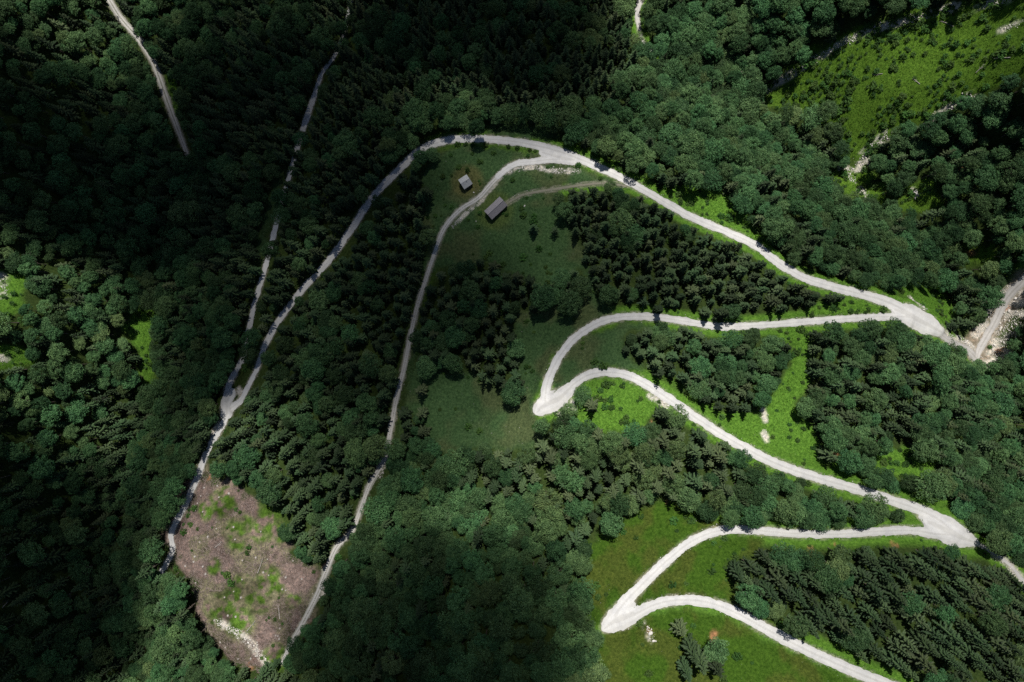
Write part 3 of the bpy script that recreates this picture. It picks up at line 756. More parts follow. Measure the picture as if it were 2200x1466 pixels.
# road pixels, to keep the visible stretches of road as open as in the photograph
RPX = []
for n, ls in ROADPTS.items():
    for q in ls:
        a, b_ = project(q[::3, :3]); RPX.append(np.c_[a, b_, q[::3, 3] * F / (CAMZ - q[::3, 2])])
RALL = np.concatenate(RPX)
RPX = RALL[~(((RALL[:, 1] < 112) | (RALL[:, 1] > 275)) & (RALL[:, 1] < 752) & (RALL[:, 0] + 0.42 * RALL[:, 1] < 810) & (RALL[:, 0] > 420) & ~((RALL[:, 1] > 365) & (RALL[:, 1] < 385)) & ~((RALL[:, 1] > 485) & (RALL[:, 1] < 512)))]   # this stretch runs hidden under the trees
def over_road(px, py, rpx):
    return np.any(np.hypot(RPX[:, 0] - px, RPX[:, 1] - py) < RPX[:, 2] + rpx)
for k, (x, y) in enumerate(cand):
    px, py = float(cpx[k]), float(cpy[k])
    if px < -130 or px > PW + 130 or py < -130 or py > PH + 130 or crd[k] < (0.35 if px + .42 * py < 810 and px > 420 else 2.0 if px > 1230 else 0.9): continue
    sh, hs = zone(px, py)
    nz = float(vnoise(x, y, 17, 77))
    spruce = random.random() < np.clip(sh + (nz - .5) * .9 * (1 if .05 < sh < .95 else 0), .02, .97)
    if spruce:
        h = 17.5 * hs * random.choice((random.uniform(.5, .85), random.uniform(.8, 1.15), random.uniform(.9, 1.25))); r = 3.45 * (0.55 + .45 * h / 17.5) * random.uniform(.85, 1.15); kk = .56
    else:
        h = 14.0 * hs * random.uniform(.5, 1.2); r = 4.2 * (.4 + .6 * h / 14) * random.uniform(.75, 1.2); kk = .52
    txy = [project(np.array([x, y, cz[k] + f_ * h])) for f_ in (.55, .92)]
    if max(float(OPENG(*q_)) for q_ in txy) > .5 or float(OPENG(px, py)) > .45 or float(OPENG(float(bpx[k]), float(bpy_[k]))) > .9: continue
    if not clear_of(x, y, r, kk): continue
    D = CAMZ - cz[k]
    z = cz[k]
    rp = r * F / (D - .6 * h)
    mx_, my_ = project(np.array([x, y, z + .55 * h])); tx, ty = project(np.array([x, y, z + .92 * h]))
    # shadows on the road are few
    if px > 1600 and py < 260 and random.random() < .8:
        sx2, sy2 = x - SDIR[0] / SDIR[2] * h * .75, y - SDIR[1] / SDIR[2] * h * .75
        if float(COV['shrubland'](*project(np.array([sx2, sy2, float(H(sx2, sy2))])))) > .5: continue
    if px > 820 and random.random() < .93:
        hit = False
        for f_ in (.3, .5, .7, .88):
            sx2, sy2 = x - SDIR[0] / SDIR[2] * h * f_, y - SDIR[1] / SDIR[2] * h * f_
            dz_ = float(H(sx2, sy2)) - z
            sx2, sy2 = x - SDIR[0] / SDIR[2] * max(0, h * f_ - dz_), y - SDIR[1] / SDIR[2] * max(0, h * f_ - dz_)
            qx, qy = project(np.array([sx2, sy2, float(H(sx2, sy2))]))
            hit = hit or over_road(qx, qy, 3)
        if hit: continue
    hidden = (420 < px < 640 and 275 < py < 560) or (420 < px < 560 and py < 760)
    if over_road(mx_, my_, rp * (.2 if hidden else .8 if 660 < px < 930 and 700 < py < 1420 else .55)) or over_road(tx, ty, rp * .12): continue
    put('spruce' if spruce else 'broadleaf', x, y, h, r)

# ------------------------------------------------------------------ stands, for telling the trees apart
STANDS = [
 ('the cluster between track and meadow', [(880,540),(1200,540),(1180,700),(1130,900),(880,1000)]),
 ('the stand between left road and track', [(430,1000),(560,700),(700,540),(860,340),(960,330),(930,560),(880,760),(840,960),(780,1100),(690,1240),(560,1100)]),
 ('the stand under the top road', [(1190,390),(1370,400),(1500,470),(1700,580),(1930,650),(1760,690),(1500,690),(1280,680)]),
 ('the wood inside the middle hairpin', [(1330,690),(1720,690),(1720,900),(1560,940),(1380,820)]),
 ('the stand below the upper right hairpin', [(1690,690),(1960,680),(2110,780),(2210,950),(2210,1180),(2050,1100),(1700,1010)]),
 ('the sunlit wood below the middle road', [(1070,890),(1280,920),(1480,880),(1660,990),(2060,1120),(1560,1140),(1380,1100),(1260,1180),(1070,1100)]),
 ('the bottom right spruce slope', [(1530,1140),(2100,1160),(2260,1240),(2260,1520),(1940,1480),(1560,1290)]),
 ('the wooded ridge above the top road', [(1180,60),(1380,60),(1640,190),(1800,370),(2080,740),(2000,680),(1700,560),(1450,420),(1230,320)]),
 ('the dim forest above the road loop', [(380,-80),(1390,-80),(1390,120),(1200,320),(900,320),(700,560),(560,730),(380,400)]),
 ('the wooded edge of the left ravine', [(330,330),(560,560),(520,780),(480,900),(380,1060),(400,1480),(290,1480),(290,1000)]),
 ('the dark wood at the bottom', [(560,1480),(640,1340),(760,1140),(860,960),(1080,940),(1260,1180),(1330,1480)]),
 ('the far slope left of the ravine', [(-140,-100),(400,-100),(400,480),(340,850),(300,1480),(-140,1480)]),
 ('the slope beyond the right ravine', [(1390,-100),(2340,-100),(2340,1300),(2100,800),(1800,380),(1640,190)])]
def stand_of(px, py):
    for n, poly in STANDS:
        if inpoly(np.array(px), np.array(py), poly): return n
    return 'the woods at the margin of the view'

def emptyo(name, loc, rz=0, sc=(1, 1, 1)):
    o = bpy.data.objects.new(name, None); o.empty_display_size = .5
    o.location = loc; o.rotation_euler = (0, 0, rz); o.scale = sc
    return link(o)
def child(name, me, par):
    o = bpy.data.objects.new(name, me); o.parent = par; return link(o)

rest = {'spruce': [], 'broadleaf': []}
for t in TREES: t['stand'] = stand_of(t['px'], t['py'])
_by = {}
for t in TREES:
    if 0 < t['px'] < PW and 0 < t['py'] < PH: _by.setdefault(t['stand'], []).append(t)
SB = {k: (np.percentile([t['px'] for t in v], [33, 67]), np.percentile([t['py'] for t in v], [33, 67])) for k, v in _by.items()}
def place_in(t):
    a, b_ = SB[t['stand']]
    v = 'upper' if t['py'] < b_[0] else 'lower' if t['py'] > b_[1] else ''
    h_ = 'left' if t['px'] < a[0] else 'right' if t['px'] > a[1] else ''
    return (v + ' ' + h_).strip() + ' part' if v or h_ else 'middle'
def bulk(t):
    q = t['h'] / (17.5 if t['kind'] == 'spruce' else 14.0)
    return 'tall' if q > 1.0 else 'small' if q < .78 else 'mid-sized'
for kind, protos, h0, r0 in (('spruce', SPR, 18.0, 2.85), ('broadleaf', BEE, 14.0, 3.9)):
    ts = [t for t in TREES if t['kind'] == kind]
    for t in ts:
        vis = 10 < t['px'] < PW - 10 and 10 < t['py'] < PH - 10
        t['size'] = (1e6 if t['lone'] else 0) + (t['r'] * t['h'] * .5 + t['r'] ** 2) / (CAMZ - t['z'] - t['h']) ** 2 * (1 if vis else 0)
    ts.sort(key=lambda t: -t['size'])
    for i, t in enumerate(ts):
        v = t['var'] if t['var'] is not None else random.randrange(NSP - 1 if kind == 'spruce' else NBE)
        pale = .55 if t['stand'].startswith('the sunlit wood') and t['px'] < 1560 else .12  # crowns with painted-in sunlight crowd the sun pool; a few pale ones elsewhere
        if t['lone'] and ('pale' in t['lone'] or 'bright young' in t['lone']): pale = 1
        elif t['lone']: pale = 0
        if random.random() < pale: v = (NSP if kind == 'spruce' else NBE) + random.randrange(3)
        if kind == 'spruce' and t['px'] < 470 and 1080 < t['py'] < 1440 and t['px'] > 250: v = 8       # bare-stemmed edge of the felling
        t['v'] = v; t['rz'] = random.uniform(0, 6.28); t['tilt'] = (random.gauss(0, .035), random.gauss(0, .035))
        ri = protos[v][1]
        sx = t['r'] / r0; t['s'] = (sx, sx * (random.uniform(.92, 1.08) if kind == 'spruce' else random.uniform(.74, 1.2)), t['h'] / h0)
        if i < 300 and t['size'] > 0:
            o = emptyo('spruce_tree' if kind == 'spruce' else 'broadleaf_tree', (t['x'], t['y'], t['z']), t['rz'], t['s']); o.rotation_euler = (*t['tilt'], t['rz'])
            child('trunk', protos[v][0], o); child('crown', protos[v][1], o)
            st = t['stand']
            nm = bulk(t) + (' pale' if v >= (NSP if kind == 'spruce' else NBE) else '') + (' drooping spruce' if kind == 'spruce' else ' leafy tree') + ', ' + place_in(t)
            if t['lone']: tag(o, t['lone'], 'tree')
            else:
                tag(o, f'{nm} of {st}', 'tree', (('spruces of ' if kind == 'spruce' else 'leafy trees of ') + st))
        else:
            rest[kind].append(t)

# the rest of the forest: one body of trees per kind, instances of the same meshes
def scatter_group(name, meshsets):
    ng = bpy.data.node_groups.new(name, 'GeometryNodeTree')
    ng.interface.new_socket('Geometry', in_out='INPUT', socket_type='NodeSocketGeometry')
    ng.interface.new_socket('Geometry', in_out='OUTPUT', socket_type='NodeSocketGeometry')
    L = ng.links.new
    gi = ng.nodes.new('NodeGroupInput'); go = ng.nodes.new('NodeGroupOutput')
    iop = ng.nodes.new('GeometryNodeInstanceOnPoints')
    jn = ng.nodes.new('GeometryNodeJoinGeometry')
    for ms in reversed(meshsets):
        j2 = ng.nodes.new('GeometryNodeJoinGeometry')
        for ob in ms:
            oi = ng.nodes.new('GeometryNodeObjectInfo'); oi.inputs['Object'].default_value = ob
            L(oi.outputs['Geometry'], j2.inputs[0])
        g2 = ng.nodes.new('GeometryNodeGeometryToInstance'); L(j2.outputs[0], g2.inputs[0]); L(g2.outputs[0], jn.inputs[0])
    def attr(nm, dt):
        n = ng.nodes.new('GeometryNodeInputNamedAttribute'); n.data_type = dt; n.inputs['Name'].default_value = nm
        return n.outputs['Attribute']
    iop.inputs['Pick Instance'].default_value = True
    L(gi.outputs[0], iop.inputs['Points']); L(jn.outputs[0], iop.inputs['Instance'])
    L(attr('pick', 'INT'), iop.inputs['Instance Index'])
    e2r = ng.nodes.new('FunctionNodeEulerToRotation'); L(attr('turn', 'FLOAT_VECTOR'), e2r.inputs[0]); L(e2r.outputs[0], iop.inputs['Rotation'])
    L(attr('size', 'FLOAT_VECTOR'), iop.inputs['Scale'])
    L(iop.outputs[0], go.inputs[0])
    return ng
def scatter(name, ng, P, pick, turn, size, label):
    me = bpy.data.meshes.new(name); P = np.asarray(P, np.float32)
    me.vertices.add(len(P)); me.vertices.foreach_set('co', P.ravel())
    a = me.attributes.new('pick', 'INT', 'POINT'); a.data.foreach_set('value', np.asarray(pick, np.int32))
    a = me.attributes.new('turn', 'FLOAT_VECTOR', 'POINT'); a.data.foreach_set('vector', np.asarray(turn, np.float32).ravel())
    a = me.attributes.new('size', 'FLOAT_VECTOR', 'POINT'); a.data.foreach_set('vector', np.asarray(size, np.float32).ravel())
    me.update()
    o = link(bpy.data.objects.new(name, me)); tag(o, label, None, None, 'stuff')
    md = o.modifiers.new('scatter', 'NODES'); md.node_group = ng
    return o
def first_user(me):
    for o in bpy.data.objects:
        if o.data == me: return o
    return None
for kind, protos, nm, lab in (('spruce', SPR, 'spruce_forest', 'dark mass of further spruces covering the mountainside'), ('broadleaf', BEE, 'broadleaf_forest', 'mass of further leafy trees covering the mountainside')):
    ts = rest[kind]
    use = sorted({t['v'] for t in ts}); sets = []
    used = {}
    for v in range(len(protos)):
        a, b_ = first_user(protos[v][0]), first_user(protos[v][1])
        if a and b_: used[v] = len(sets); sets.append((a, b_))
    ts = [t for t in ts]
    fallback = next(iter(used.values()))
    scatter(nm, scatter_group(nm, sets), [(t['x'], t['y'], t['z']) for t in ts], [used.get(t['v'], fallback) for t in ts],
            [(*t['tilt'], t['rz']) for t in ts], [t['s'] for t in ts], lab)
print('TREES', {k: sum(t['kind'] == k for t in TREES) for k in rest}, {k: len(v) for k, v in rest.items()})

# ------------------------------------------------------------------ shrubs and low growth
NS = 100000
sx_ = rng.uniform(-296, 296, NS); sy_ = rng.uniform(-208, 218, NS)
sz_ = H(sx_, sy_); spx, spy = project(np.c_[sx_, sy_, sz_]); srd = RD(sx_, sy_)
w_open = {c: COV[c](spx, spy) for c in COVERS}
clump = fbm(sx_, sy_, 9, 81)
wo = np.clip(w_open['lush'] * .30 + w_open['shrubland'] * .95 + w_open['meadow'] * .05 + w_open['olive'] * .06 + w_open['brash'] * .05 + .05, 0, 1)
prob = wo * sstep(.42, .62, clump) + .04 * w_open['lush'] + .25 * w_open['shrubland']
keep = (rng.random(NS) < prob * .55) & (srd > .9) & (spx > -100) & (spx < PW + 100) & (spy > -100) & (spy < PH + 100)
S = np.c_[sx_, sy_, sz_][keep]; Spx, Spy = spx[keep], spy[keep]
Ss = rng.gamma(4, .17, len(S)) + .35
Ss = np.clip(Ss, .4, 2.0)
vis = (Spx > 10) & (Spx < PW - 10) & (Spy > 10) & (Spy < PH - 10) & (OPENG(Spx, Spy) > .6)
order = np.argsort(-(Ss * vis / (CAMZ - S[:, 2])))
def open_name(px, py):
    nm = {'hut_meadow': 'the meadow by the two huts', 'hairpin_meadow': 'the grass inside the middle hairpin', 'bright_meadow': 'the bright grass below the middle hairpin',
          'right_clearing': 'the bright clearing above the middle road', 'lower_meadow': 'the meadow left of the lower bend', 'leg_meadow': 'the grass between the two lower legs',
          'verge_meadow': 'the verge of the lowest road', 'bottom_meadow': 'the meadow at the bottom edge', 'top_verge': 'the green verge above the top road', 'slope_meadow': 'the shrubby upper right slope',
          'felled_clearing': 'the felled clearing', 'ravine_bed': 'the stony ravine bed'}
    for n, (c, poly) in OPEN.items():
        if inpoly(np.array(px), np.array(py), poly): return nm.get(n, 'a small grassy gap among the trees')
    return 'a small grassy gap among the trees'
BUSHES = [(983,311,1.5,'dark bush hugging the inner edge of the top bend'),(1001,311,1.1,'small bush second along the inner edge of the top bend'),(1016,312,1.2,'third bush along the inner edge of the top bend'),(1044,312,1.4,'broad bush midway along the inner road edge above the hut'),(1062,311,1.6,'tallest bush on the inner road edge above the hut'),
 (1092,316,1.1,'bush right of the tallest one on the inner road edge'),(1112,318,1.2,'second bush right of the tallest on the inner road edge'),(1138,323,1.0,'last but one bush before the track junction'),(1150,326,.9,'last bush before the track junction'),(1101,387,1.2,'yellow-green round bush on the bank between track and barn path'),(1089,462,1.0,'round bush close to the right-hand corner of the barn'),(1125,462,1.7,'dark bush between the barn and the lone spruce'),
 (1430,1212,1.6,'green bush on the inner edge of the lower bend'),(1780,985,1.9,'big bush at the edge of the middle road under the stand'),(1500,905,1.4,'bush overhanging the upper edge of the middle road'),(1735,1040,1.4,'bush overhanging the lower edge of the middle road')]
for px, py, sz, lab in BUSHES:
    q = to_ground(np.array([px]), np.array([py]), H)[0]
    if float(RD(q[0], q[1])) < .7: continue
    o = link(bpy.data.objects.new('shrub', SHR[random.randrange(4)])); o.location = (q[0], q[1], q[2] - .1); o.scale = (sz * 1.1, sz, sz); o.rotation_euler = (0, 0, random.uniform(0, 6.28))
    tag(o, lab, 'shrub')
for k in order[:260]:
    o = link(bpy.data.objects.new('shrub', SHR[random.randrange(4)]))
    o.location = S[k] - np.array([0, 0, .12]); s = float(Ss[k]) * 1.05; o.scale = (s, s * random.uniform(.85, 1.15), s * random.uniform(.75, 1.1)); o.rotation_euler = (0, 0, random.uniform(0, 6.28))
    pl = open_name(Spx[k], Spy[k])
    pos = ''
    if 'upper right slope' in pl: pos = ('top ' if Spy[k] < 110 else 'low ' if Spy[k] > 210 else '') + ('left ' if Spx[k] < 1830 else 'right ' if Spx[k] > 2020 else 'centre ')
    if 'huts' in pl: pos = ('top ' if Spy[k] < 480 else 'low ' if Spy[k] > 700 else '') + ('left ' if Spx[k] < 1000 else 'right ' if Spx[k] > 1120 else 'centre ')
    tag(o, ('knee-high' if s < .9 else 'larger') + ' green shrub ' + ('in the ' + pos + 'of ' if pos else 'on ') + pl, 'shrub', 'shrubs on ' + pl)
ok = order[260:]
scatter('undergrowth', scatter_group('undergrowth', [(first_user(m),) for m in SHR if first_user(m)]), S[ok] - np.array([0, 0, .12]), rng.integers(0, 4, len(ok)),
        np.c_[np.zeros((len(ok), 2)), rng.uniform(0, 6.28, len(ok))], np.c_[Ss[ok], Ss[ok], Ss[ok] * .9], 'low bushes and herbs growing on slopes and verges')

# grass tufts on the open ground
ng_ = 620000
ax_ = rng.uniform(-280, 280, ng_); ay_ = rng.uniform(-195, 202, ng_); az_ = H(ax_, ay_); gpx, gpy = project(np.c_[ax_, ay_, az_])
wv = sum(COV[c](gpx, gpy) * f for c, f in (('meadow', .8), ('lush', 1.), ('olive', .8), ('shrubland', .9), ('brash', .12)))
kp = (rng.random(ng_) < wv) & (RD(ax_, ay_) > .25) & (gpx > -40) & (gpx < PW + 40) & (gpy > -40) & (gpy < PH + 40) & (Grid(gx, gy, stony)(ax_, ay_) < .3)
gp_ = np.c_[ax_, ay_, az_][kp]; n = len(gp_); ws_ = np.clip(wv[kp], .3, 1)
lush_ = COV['lush'](gpx[kp], gpy[kp]) + COV['shrubland'](gpx[kp], gpy[kp])
Vg = []; Tg = []
for b_ in range(3):
    a = rng.uniform(0, 6.28, n); hh = rng.uniform(.14, .34, n) * (.8 + .7 * lush_); le = hh * rng.uniform(.3, 1.1, n)
    ww = rng.uniform(.05, .13, n)
    o_ = gp_ + np.c_[rng.normal(0, .1, (n, 2)), np.zeros(n)]
    d = np.c_[np.cos(a), np.sin(a), np.zeros(n)]; s = np.c_[-np.sin(a), np.cos(a), np.zeros(n)]
    up = np.c_[np.zeros((n, 2)), hh]
    Vg.append(np.stack([o_ - s * ww[:, None], o_ + s * ww[:, None], o_ + d * le[:, None] + up], 1))
Vg = np.concatenate(Vg).reshape(-1, 3); Tg = np.arange(len(Vg)).reshape(-1, 3)
me = np_mesh('meadow_grass', Vg, Tg, [M_GRASS])
gc_ = np.stack([Grid(gx, gy, colr[..., k_])(gp_[:, 0], gp_[:, 1]) for k_ in range(3)], -1)
gv_ = (.55 + fbm(gp_[:, 0], gp_[:, 1], 5, 91) * .9)[:, None] * rng.uniform(.75, 1.5, (n, 1)) * (1 + rng.normal(0, .09, (n, 3)))
gc_ = np.clip(gc_ * gv_ * np.array([1.12, 1.12, 1.05]), .004, .5)
gc_ = np.repeat(np.tile(np.c_[gc_, np.ones(n)], (3, 1)), 3, 0)
at = me.color_attributes.new('cover', 'FLOAT_COLOR', 'POINT'); at.data.foreach_set('color', gc_.astype(np.float32).ravel())
tag(link(bpy.data.objects.new('meadow_grass', me)), 'tufts of grass covering meadows and verges', kind='stuff')
print('GRASS', len(Tg), 'SHRUBS', len(S))

# ------------------------------------------------------------------ stones
def rock_mesh(seed, name='boulder'):
    bm = bmesh.new(); bmesh.ops.create_icosphere(bm, subdivisions=2, radius=1)
    r = random.Random(seed); cuts = [(Vector((r.gauss(0, 1), r.gauss(0, 1), r.gauss(0, 1))).normalized(), r.uniform(.5, .8)) for _ in range(8)]
    for v in bm.verts:
        for nn, dd_ in cuts:
            e = v.co.dot(nn) - dd_
            if e > 0: v.co -= nn * e
        v.co.z *= .7
    me = bpy.data.meshes.new(name); bm.to_mesh(me); bm.free(); me.materials.append(M_ROCK); return me
RKM = [rock_mesh(400 + i) for i in range(5)]
BOULD = [(1637,882,1.0,'upper white boulder in the bright right clearing'),(1644,900,.8,'white boulder just below the upper one in the bright clearing'),(1641,938,.8,'low white slab further down in the bright clearing'),
 (1398,1362,1.1,'pale boulder on the red earth below the lower bend'),(1404,1378,.8,'smaller pale stone under the boulder below the lower bend'),(1427,866,.8,'white stone at the road edge above the bright grass'),(1436,872,.7,'second white stone at the road edge above the bright grass'),
 (1218,872,.8,'grey boulder in the rubble beside the middle hairpin'),(1232,866,.9,'larger grey boulder in the rubble beside the middle hairpin'),(1968,414,1.6,'white rock face in the clearing among ravine trees'),(1856,416,1.1,'small white rock on the ridge edge above the ravine'),
 (2150,705,1.0,'block of limestone beside the ravine track'),(2137,742,1.1,'larger limestone block below the one beside the ravine track'),(2168,668,.9,'limestone block in red earth by the ravine track'),(2182,642,1.0,'topmost limestone block beside the ravine track'),
 (1018,414,.5,'small white stone beside the track between the huts'),(1127,443,.6,'pale flat stone lying right of the barn'),(1023,476,.4,'tiny pale stone on the grass left below the barn')]
for px, py, s, lab in BOULD:
    q = to_ground(np.array([px]), np.array([py]), H)[0]
    o = link(bpy.data.objects.new('boulder', RKM[random.randrange(5)])); o.location = (q[0], q[1], q[2] + s * .12); o.scale = (s, s * random.uniform(.6, .9), s * .8); o.rotation_euler = (0, 0, random.uniform(0, 6))
    tag(o, lab, 'rock')
# rubble and road-edge gravel
oct_v = np.array([(1, 0, 0), (-1, 0, 0), (0, 1, 0), (0, -1, 0), (0, 0, 1), (0, 0, -.6)], float)
oct_f = np.array([(0, 2, 4), (2, 1, 4), (1, 3, 4), (3, 0, 4), (2, 0, 5), (1, 2, 5), (3, 1, 5), (0, 3, 5)])
def stones(name, pts, sizes, label):
    n = len(pts); a = rng.uniform(0, 6.28, n)
    v = oct_v[None] * rng.uniform(.55, 1.25, (n, 6, 1)) * np.array([1, .8, .6])
    c, s = np.cos(a)[:, None], np.sin(a)[:, None]
    v = np.stack([v[..., 0] * c - v[..., 1] * s, v[..., 0] * s + v[..., 1] * c, v[..., 2]], -1) * np.asarray(sizes)[:, None, None] + np.asarray(pts)[:, None]
    f = (oct_f[None] + 6 * np.arange(n)[:, None, None]).reshape(-1, 3)
    tag(link(bpy.data.objects.new(name, np_mesh(name, v.reshape(-1, 3), f, [M_ROCK]))), label, kind='stuff')
P = []; Sz = []
for x, y, w in STONE_SAMPLES:
    for k in range(int(2 + 3 * w)):
        a = x + random.gauss(0, w * .3); b_ = y + random.gauss(0, w * .3)
        if float(RD(a, b_)) < .15: continue
        P.append((a, b_, float(H(a, b_)) + .03)); Sz.append(min(.8, .10 + random.expovariate(1 / .13) * min(1, w / 2)))
stones('rubble', P, Sz, 'pale limestone rubble along gullies and banks')
P = []; Sz = []
for n_, ls in ROADPTS.items():
    for q in ls:
        tg = np.gradient(q[:, :2], axis=0); tg /= np.linalg.norm(tg, axis=1)[:, None] + 1e-9
        for i in range(len(q)):
            for sg in (-1, 1):
                for k in range(2):
                    if random.random() > .2 + 1.1 * float(vnoise(q[i, 0] + sg * 30, q[i, 1], 7, 95)): continue
                    o_ = q[i, 3] + abs(random.gauss(0, .35)) - .05
                    a = q[i, 0] - tg[i, 1] * o_ * sg + random.uniform(-.4, .4); b_ = q[i, 1] + tg[i, 0] * o_ * sg + random.uniform(-.4, .4)
                    if abs(a) > 286 or b_ > 208 or b_ < -200 or float(RD(a, b_)) < -.15: continue
                    P.append((a, b_, float(H(a, b_)) + .06)); Sz.append(.05 + random.expovariate(1 / .06))
stones('gravel', P, np.clip(Sz, .05, .3), 'loose pale gravel along the road edges')

ux = rng.uniform(-266, 266, 90000); uy = rng.uniform(-182, 190, 90000); uz = H(ux, uy); upx, upy = project(np.c_[ux, uy, uz])
uw = COV['meadow'](upx, upy) * 1.3 + COV['olive'](upx, upy) * .9 + COV['lush'](upx, upy) * .25 + COV['shrubland'](upx, upy) * .12 + COV['brash'](upx, upy) * .5
kp = (rng.random(90000) < uw * sstep(.35, .75, fbm(ux, uy, 8, 97)) * .22) & (RD(ux, uy) > .2)
stones('scattered_stones', np.c_[ux, uy, uz + .12][kp], np.clip(rng.exponential(.045, kp.sum()) + .03, .03, .22), 'small pale stones and flower heads dotting the meadows')

# ------------------------------------------------------------------ fallen trunks and brash
def log_mesh(L, r, seed, twigs=6):
    rd = random.Random(seed); V = []; Qd = []; y = 0; rr = r
    for k in range(4):
        tube(V, Qd, (rd.gauss(0, .03), -L / 2 + L * k / 4, rd.gauss(0, .02)), (rd.gauss(0, .03), -L / 2 + L * (k + 1) / 4, rd.gauss(0, .02)), rr, rr * .82, 6); rr *= .82
    for k in range(twigs):
        yy = rd.uniform(-.1, .5) * L; a = rd.choice((-1, 1)); l = rd.uniform(.5, 1.4)
        tube(V, Qd, (0, yy, 0), (a * l * .8, yy + l * .6, rd.uniform(0, .3)), .05, .02, 3)
    return np_mesh('fallen_trunk', np.array(V), np.array(Qd), [M_DEAD], True)
LOGM = [log_mesh(6, .22, 500), log_mesh(4.5, .18, 501, 9), log_mesh(7.5, .2, 502, 4)]
LOGS = [(2155,125,60,0,'upper silvery fallen trunk by the shrubs of the far upper right'),(2147,122,105,1,'short dead trunk crossing the silvery one at upper right'),(2105,148,-35,1,'dead branchy trunk below the crossed pair at upper right'),(1885,160,80,1,'small grey dead trunk in the middle of the shrubby slope'),
 (1968,175,40,1,'dead grey trunk on the shrubby slope among dense bushes'),(2040,202,-30,2,'long thin fallen trunk near the stony streak at upper right'),(2035,52,50,0,'pale dead trunk high on the shrubby slope'),
 (20,1290,-25,2,'pale dead tree lying in the dark lower left woods'),(600,1315,10,0,'thin bleached trunk lying in the felled clearing'),(470,1170,-50,1,'bleached trunk in the upper felled clearing'),(560,1215,-20,2,'long bleached trunk across the middle of the felled clearing'),
 (540,1345,-40,0,'bleached trunk at the lower end of the felled clearing'),(420,1090,35,1,'short trunk at the roadside corner of the felled clearing'),(778,1228,-45,1,'pale trunk lying beside the dark wood by the track'),(1700,1113,-30,1,'dead stem among bushes beside the lower leg')]
for px, py, ang, k, lab in LOGS:
    q = to_ground(np.array([px]), np.array([py]), H)[0]
    a = math.radians(ang); dr = np.array([-math.sin(a), math.cos(a)])
    dz = float(H(q[0] + dr[0] * 2.5, q[1] + dr[1] * 2.5) - H(q[0] - dr[0] * 2.5, q[1] - dr[1] * 2.5))
    o = link(bpy.data.objects.new('fallen_trunk', LOGM[k])); o.location = (q[0], q[1], q[2] + .35); o.rotation_euler = (math.atan2(dz, 5), 0, a)
    tag(o, lab, 'dead trunk')
STM = []
for k in range(3):
    V = []; Qd = []; tube(V, Qd, (0, 0, -.3), (random.gauss(0, .02), random.gauss(0, .02), .38), .46, .34, 9); b0 = len(V); V.append(np.array([0, 0, .41]))
    me = mesh_from('tree_stump', [tuple(v) for v in V], [tuple(q) for q in Qd] + [(9 + i, 9 + (i + 1) % 9, b0) for i in range(9)], [M_DEAD]); STM.append(me)
nst = 0
while nst < 46:
    px, py = random.uniform(370, 690), random.uniform(1020, 1440)
    if float(COV['brash'](px, py)) < .8: continue
    q = to_ground(np.array([px]), np.array([py]), H)[0]
    if float(RD(q[0], q[1])) < 1: continue
    o = link(bpy.data.objects.new('tree_stump', STM[nst % 3])); o.location = q; sc_ = random.uniform(.8, 1.4); o.scale = (sc_, sc_, random.uniform(.7, 1.3)); o.rotation_euler = (random.gauss(0, .06), random.gauss(0, .06), random.uniform(0, 6))
    tag(o, 'sawn grey tree stump in the ' + ('upper' if py < 1170 else 'lower' if py > 1300 else 'middle') + (' left' if px < 480 else ' right' if px > 580 else '') + ' part of the felled clearing', 'tree stump', 'stumps in the felled clearing'); nst += 1
bxp = rng.uniform(0, 1, (45000, 2)); 
bpx_ = 360 + bxp[:, 0] * 340; bpy2 = 1000 + bxp[:, 1] * 450
kk = (COV['brash'](bpx_, bpy2) > .5) & (rng.random(45000) < .5)
bq = to_ground(bpx_[kk], bpy2[kk], H)
bq = bq[RD(bq[:, 0], bq[:, 1]) > .4]
kg = Grid(gx, gy, grn)(bq[:, 0], bq[:, 1]) < .4; bq = bq[kg]
n = len(bq); a = rng.uniform(0, 6.28, n); L = rng.uniform(.2, 1.1, n); w = rng.uniform(.025, .07, n)
d = np.c_[np.cos(a), np.sin(a), rng.normal(0, .25, n)] * L[:, None]; s = np.c_[-np.sin(a), np.cos(a), np.zeros(n)] * w[:, None]; u = np.array([0, 0, 1.]) * (w * 1.2)[:, None]
bq = bq + np.c_[np.zeros((n, 2)), rng.uniform(.03, .25, n)]
Vb = np.stack([bq - d + s, bq - d - s, bq - d + u, bq + d + s, bq + d - s, bq + d + u], 1).reshape(-1, 3)
o6 = 6 * np.arange(n)[:, None]
Fb = np.concatenate([o6 + np.array(f) for f in ((0, 1, 4, 3), (1, 2, 5, 4), (2, 0, 3, 5))])
M_BRASH = plain_noise_mat('brash_twigs', (0.14, 0.095, 0.08), (0.40, 0.33, 0.30), .9)
tag(link(bpy.data.objects.new('brash', np_mesh('brash', Vb, Fb, [M_BRASH]))), 'felling debris of twigs strewn over the clearing', kind='stuff')

